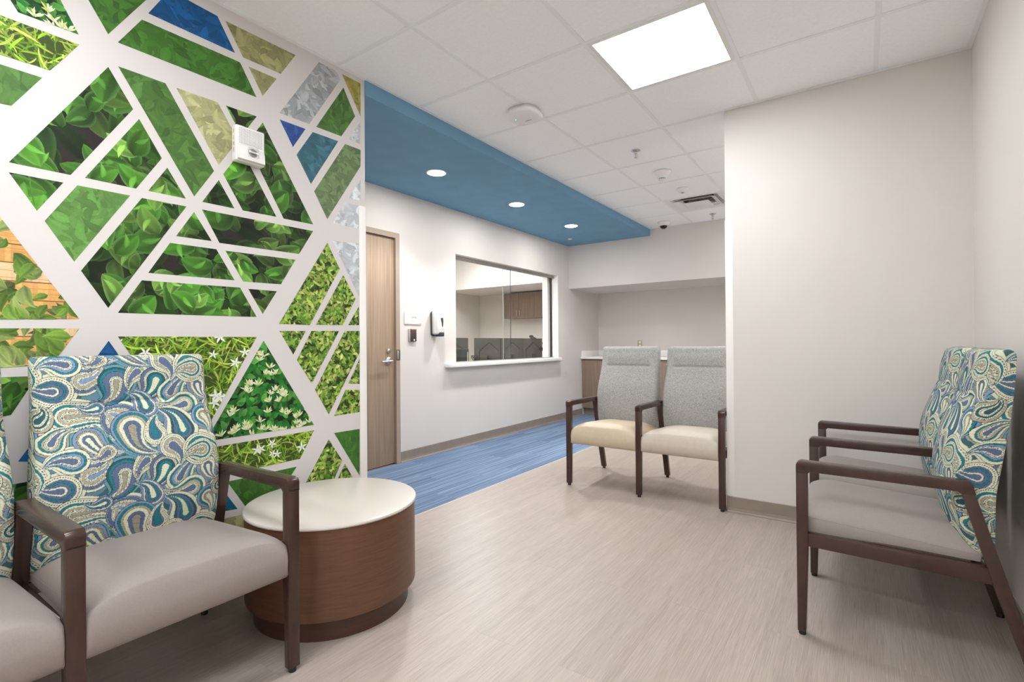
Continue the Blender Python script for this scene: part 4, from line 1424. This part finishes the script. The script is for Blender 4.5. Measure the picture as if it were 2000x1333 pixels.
def field(style, y0, y1, z0, z1):
    """all printed shapes of one picture, back to front, over the given stretch of wall"""
    out = []
    A = (y1 - y0) * (z1 - z0)
    U = rng.uniform
    if style == 'big':
        n = int(A * 430)
        for k in range(n):
            d = k / n
            y, z = U(y0, y1), U(z0, z1)
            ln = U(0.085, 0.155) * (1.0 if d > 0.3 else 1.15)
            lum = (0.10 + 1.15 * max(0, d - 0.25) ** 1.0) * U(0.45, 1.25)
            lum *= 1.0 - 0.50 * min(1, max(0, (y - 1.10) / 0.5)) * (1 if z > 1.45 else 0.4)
            g = L3((98, 172, 52)) if U(0, 1) < 0.7 else L3((140, 196, 84))
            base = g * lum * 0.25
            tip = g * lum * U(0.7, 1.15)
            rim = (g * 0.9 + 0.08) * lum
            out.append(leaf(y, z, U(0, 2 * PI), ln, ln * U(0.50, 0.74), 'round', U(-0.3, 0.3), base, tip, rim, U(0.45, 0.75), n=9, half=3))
            if d > 0.45:
                a_ = U(0, 2 * PI)
                out.append(leaf(y + 0.12 * ln * math.cos(a_), z + 0.12 * ln * math.sin(a_), a_, ln * 0.5, ln * 0.16, 'leaf', 0.2, tip, np.minimum(1, tip * 1.5 + 0.04), tip, 0.95, n=5, half=1))
            if U(0, 1) < 0.12:
                out.append(leaf(y + 0.02, z, U(0, 2 * PI), ln * 0.9, 0.004, 'blade', U(-0.8, 0.8), g * 0.5 * lum, g * lum, g * lum, 0.9, n=8, half=1))
    elif style == 'tone':
        n = int(A * 1300)
        for k in range(n):
            y, z = U(y0, y1), U(z0, z1)
            ln = U(0.045, 0.095)
            v = np.ones(3) * U(0.72, 1.42)
            out.append(leaf(y, z, U(0, 2 * PI), ln, ln * U(0.3, 0.48), 'leaf', U(-0.5, 0.5), v * 0.88, v, v * 1.08, 0.86, n=5, half=1))
    elif style == 'hedge':
        n = int(A * 6200)
        for k in range(n):
            d = k / n
            y, z = U(y0, y1), U(z0, z1)
            ln = U(0.022, 0.042)
            lum = (0.35 + 0.9 * d) * U(0.75, 1.2)
            g = [L3((158, 188, 74)), L3((122, 168, 58)), L3((194, 204, 116)), L3((92, 138, 48))][int(U(0, 4))]
            out.append(leaf(y, z, U(0, 2 * PI), ln, ln * U(0.36, 0.5), 'leaf', U(-0.5, 0.5), g * lum * 0.6, g * lum, g * lum * 1.1, 0.7, n=4, half=1))
    elif style == 'bush':
        n = int(A * 3000)
        for k in range(n):
            d = k / n
            y, z = U(y0, y1), U(z0, z1)
            ln = U(0.028, 0.055)
            lum = (0.10 + 1.0 * d) * U(0.5, 1.15)
            g = L3((44, 140, 50)) if U(0, 1) < 0.6 else L3((96, 176, 72))
            out.append(leaf(y, z, U(0, 2 * PI), ln, ln * U(0.45, 0.6), 'round', U(-0.3, 0.3), g * lum * 0.4, g * lum, g * lum * 1.2, 0.6, n=5, half=1))
        for k in range(int(A * 330)):
            y, z = U(y0, y1), U(z0, z1)
            for q in range(9):
                a = PI / 2 + U(-1.25, 1.25)
                ln = U(0.02, 0.036)
                g = L3((236, 240, 214)) if q % 3 else L3((214, 214, 120))
                out.append(leaf(y + 0.5 * ln * math.cos(a), z + 0.5 * ln * math.sin(a), a, ln, 0.006, 'blade', U(-0.2, 0.2), L3((150, 170, 80)), g, g, 0.9, n=3, half=1))
    elif style == 'grass':
        n = int(A * 3600)
        for k in range(n):
            d = k / n
            y, z = U(y0, y1), U(z0, z1)
            lum = (0.25 + 0.95 * d) * U(0.65, 1.2)
            g = [L3((156, 200, 52)), L3((112, 164, 40)), L3((196, 218, 96))][int(U(0, 3))]
            out.append(leaf(y, z, U(0, 2 * PI), U(0.03, 0.085), U(0.004, 0.009), 'blade', U(-0.3, 0.3), g * lum * 0.7, g * lum, g * lum, 0.9, n=5, half=1))
        for k in range(int(A * 95)):
            y, z = U(y0, y1), U(z0, z1)
            a0 = U(0, 6.28)
            r = U(0.022, 0.034)
            for q in range(5):
                a = a0 + q * 2 * PI / 5
                out.append(leaf(y + 0.5 * r * math.cos(a), z + 0.5 * r * math.sin(a) * 0.9, a, r, r * 0.32, 'leaf', U(-0.2, 0.2), L3((214, 224, 196)), L3((246, 246, 244)), L3((236, 238, 234)), 0.94, n=4, half=1))
    elif style == 'vine':
        # wooden boards behind, leaves growing in from below
        for k in range(12):
            b0 = 0.96 + k * 0.062
            for q in range(26):
                yy = y0 + (y1 - y0) * q / 26
                g = L3((232, 178, 108)) * U(0.80, 1.12) if k % 3 else L3((236, 204, 160)) * U(0.85, 1.1)
                V = np.array([(yy, b0 + 0.002), (yy + (y1 - y0) / 26, b0 + 0.002), (yy + (y1 - y0) / 26, b0 + 0.060), (yy, b0 + 0.060)])
                out.append((V, np.array([[0, 1, 2, 3]]), np.stack([g * 0.9, g * 0.95, g * 1.05, g])))
            for q in range(7):
                zz = b0 + U(0.008, 0.055)
                out.append(leaf(U(y0, y1), zz, U(-0.03, 0.03), U(0.1, 0.3), 0.0025, 'leaf', 0, L3((196, 130, 66)), L3((206, 146, 84)), L3((200, 140, 76)), 1.0, n=4, half=1))
        n = int(A * 900)
        for k in range(n):
            d = k / n
            y, z = U(y0, y1), z0 + (z1 - z0) * U(0, 1)
            dens = 1.0 if z < 1.30 else (0.42 if z < 1.42 else (0.15 if y > 0.42 else 0.5))
            if U(0, 1) > dens:
                continue
            ln = U(0.045, 0.09)
            lum = (0.35 + 0.65 * d) * U(0.65, 1.1)
            g = L3((140, 184, 74)) if U(0, 1) < 0.7 else L3((184, 208, 120))
            out.append(leaf(y, z, U(0, 2 * PI), ln, ln * U(0.4, 0.55), 'leaf', U(-0.5, 0.5), g * lum * 0.5, g * lum, g * lum * 1.1, 0.62, n=6, half=2))
    return out


TONES = {'p_green': (62, 108, 40), 'p_green2': (74, 112, 52), 'p_green3': (104, 126, 86), 'p_green4': (92, 136, 66), 'p_blue': (22, 84, 138), 'p_royal': (48, 84, 152), 'p_teal': (58, 104, 118),
         'p_olive': (148, 144, 100), 'p_khaki': (174, 172, 126), 'p_gold': (152, 144, 74), 'p_gray': (164, 168, 172), 'p_pale': (196, 201, 206), 'p_petrol': (12, 92, 116)}
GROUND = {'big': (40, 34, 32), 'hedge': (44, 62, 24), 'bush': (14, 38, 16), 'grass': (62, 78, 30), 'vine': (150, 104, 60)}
NAMES = {'big': 'panel printed with large dark glossy green leaves', 'hedge': 'panel printed with a small yellow-green hedge', 'bush': 'panel printed with a dark bush and white buds',
         'grass': 'panel printed with bright grass and white star flowers', 'vine': 'panel printed with wooden boards and green leaves'}

# the same bands of panels go on along the wall behind the near seats
SHIFT = 1.23
EXTRA = []
for st, pl in MURAL:
    q = [(y - SHIFT, z) for y, z in pl]
    if max(p[0] for p in q) < 0.325:
        EXTRA.append((st, q))
FIELDS = {}


def get_field(style):
    key = style if not style.startswith('p_') else 'tone'
    if key not in FIELDS:
        ps = [p for s, pl in MURAL + EXTRA if (s == style or (key == 'tone' and s.startswith('p_'))) for p in pl]
        if key == 'vine':
            ps = [p for p in ps if p[0] > 0.3]
        y0, y1 = min(p[0] for p in ps) - 0.05, max(p[0] for p in ps) + 0.05
        z0, z1 = min(p[1] for p in ps) - 0.05, max(p[1] for p in ps) + 0.05
        fl = field(key, y0, y1, z0, z1)
        bb = np.array([(v[:, 0].min(), v[:, 0].max(), v[:, 1].min(), v[:, 1].max()) for v, f, c in fl])
        FIELDS[key] = (fl, bb)
    return FIELDS[key]


def clip_poly(pv, pc, edges):
    P = [(p, c) for p, c in zip(pv, pc)]
    for (ex, ey, ew) in edges:
        Q = []
        for i in range(len(P)):
            a, b = P[i], P[(i + 1) % len(P)]
            da = ex * a[0][0] + ey * a[0][1] - ew
            db = ex * b[0][0] + ey * b[0][1] - ew
            if da >= 0:
                Q.append(a)
            if (da >= 0) != (db >= 0):
                t = da / (da - db)
                Q.append(((a[0][0] + (b[0][0] - a[0][0]) * t, a[0][1] + (b[0][1] - a[0][1]) * t), a[1] + (b[1] - a[1]) * t))
        P = Q
        if len(P) < 3:
            return None
    return P


mural = empty('wall_mural', (XM, 0.0, 0.0), 'leaf photo mural of triangular panels with white bands on the left wall', 'mural')
boxes('mural_film', [(0.0, 0.0006, YREAR + 0.02, YME, 0.103, ZC - 0.002)], M['film'], mural)


def panel(style, pts):
    poly = hull([tuple(p) for p in pts])
    n = len(poly)
    edges = []
    for i in range(n):
        (ax, ay), (bx, by) = poly[i], poly[(i + 1) % n]
        nx, ny = -(by - ay), (bx - ax)
        l = math.hypot(nx, ny)
        if l < 1e-6:
            continue
        nx, ny = nx / l, ny / l
        edges.append((nx, ny, nx * ax + ny * ay))
    E = np.array(edges)
    tone = style.startswith('p_')
    ground = L3(TONES[style]) if tone else L3(GROUND[style])
    verts, faces, cols = [], [], []
    x_ = 0.0008
    for p in poly:
        verts.append((x_, p[0], p[1]))
        cols.append(ground)
    faces.append(list(range(n)))
    for p in poly:
        verts.append((0.0, p[0], p[1]))
        cols.append(ground)
    for i in range(n):
        faces.append([i, (i + 1) % n, n + (i + 1) % n, n + i])
    fl, bb = get_field(style)
    py = [p[0] for p in poly]
    pz = [p[1] for p in poly]
    idx = np.nonzero((bb[:, 1] > min(py)) & (bb[:, 0] < max(py)) & (bb[:, 3] > min(pz)) & (bb[:, 2] < max(pz)))[0]
    sel = []
    for k in idx:
        V, F, C = fl[k]
        D = V @ E[:, :2].T - E[:, 2]
        if (D < 0).all(axis=0).any():
            continue
        sel.append((V, F, C, D))
    step = min(9e-6, 0.0022 / max(1, len(sel)))
    for q, (V, F, C, D) in enumerate(sel):
        x_ = 0.00082 + (q + 1) * step
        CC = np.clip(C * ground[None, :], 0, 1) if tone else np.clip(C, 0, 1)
        b0 = len(verts)
        inside = (D >= 0).all(axis=1)
        if inside.all():
            verts.extend([(x_, v[0], v[1]) for v in V.tolist()])
            cols.extend(CC)
            faces.extend((F + b0).tolist())
            continue
        for f in F:
            d = D[f]
            if (d < 0).all(axis=0).any():
                continue
            if (d >= 0).all():
                b0 = len(verts)
                verts.extend([(x_, V[i][0], V[i][1]) for i in f])
                cols.extend([CC[i] for i in f])
                faces.append([b0, b0 + 1, b0 + 2, b0 + 3])
            else:
                P = clip_poly([tuple(V[i]) for i in f], [CC[i] for i in f], edges)
                if P:
                    b0 = len(verts)
                    verts.extend([(x_, p[0][0], p[0][1]) for p in P])
                    cols.extend([p[1] for p in P])
                    faces.append(list(range(b0, b0 + len(P))))
    me = bpy.data.meshes.new('mural_panel')
    me.from_pydata(verts, [], faces)
    me.materials.append(M['mural'])
    ca = me.color_attributes.new('print', 'FLOAT_COLOR', 'POINT')
    ca.data.foreach_set('color', np.concatenate([np.array(cols), np.ones((len(cols), 1))], 1).astype(np.float32).ravel())
    me.update()
    o = bpy.data.objects.new('mural_panel', me)
    link(o, mural)
    o['label'] = NAMES.get(style, 'panel printed with tone on tone leaves')
    return len(faces)


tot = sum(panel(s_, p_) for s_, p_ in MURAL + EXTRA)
print('mural faces', tot)
bpy.context.view_layer.update()
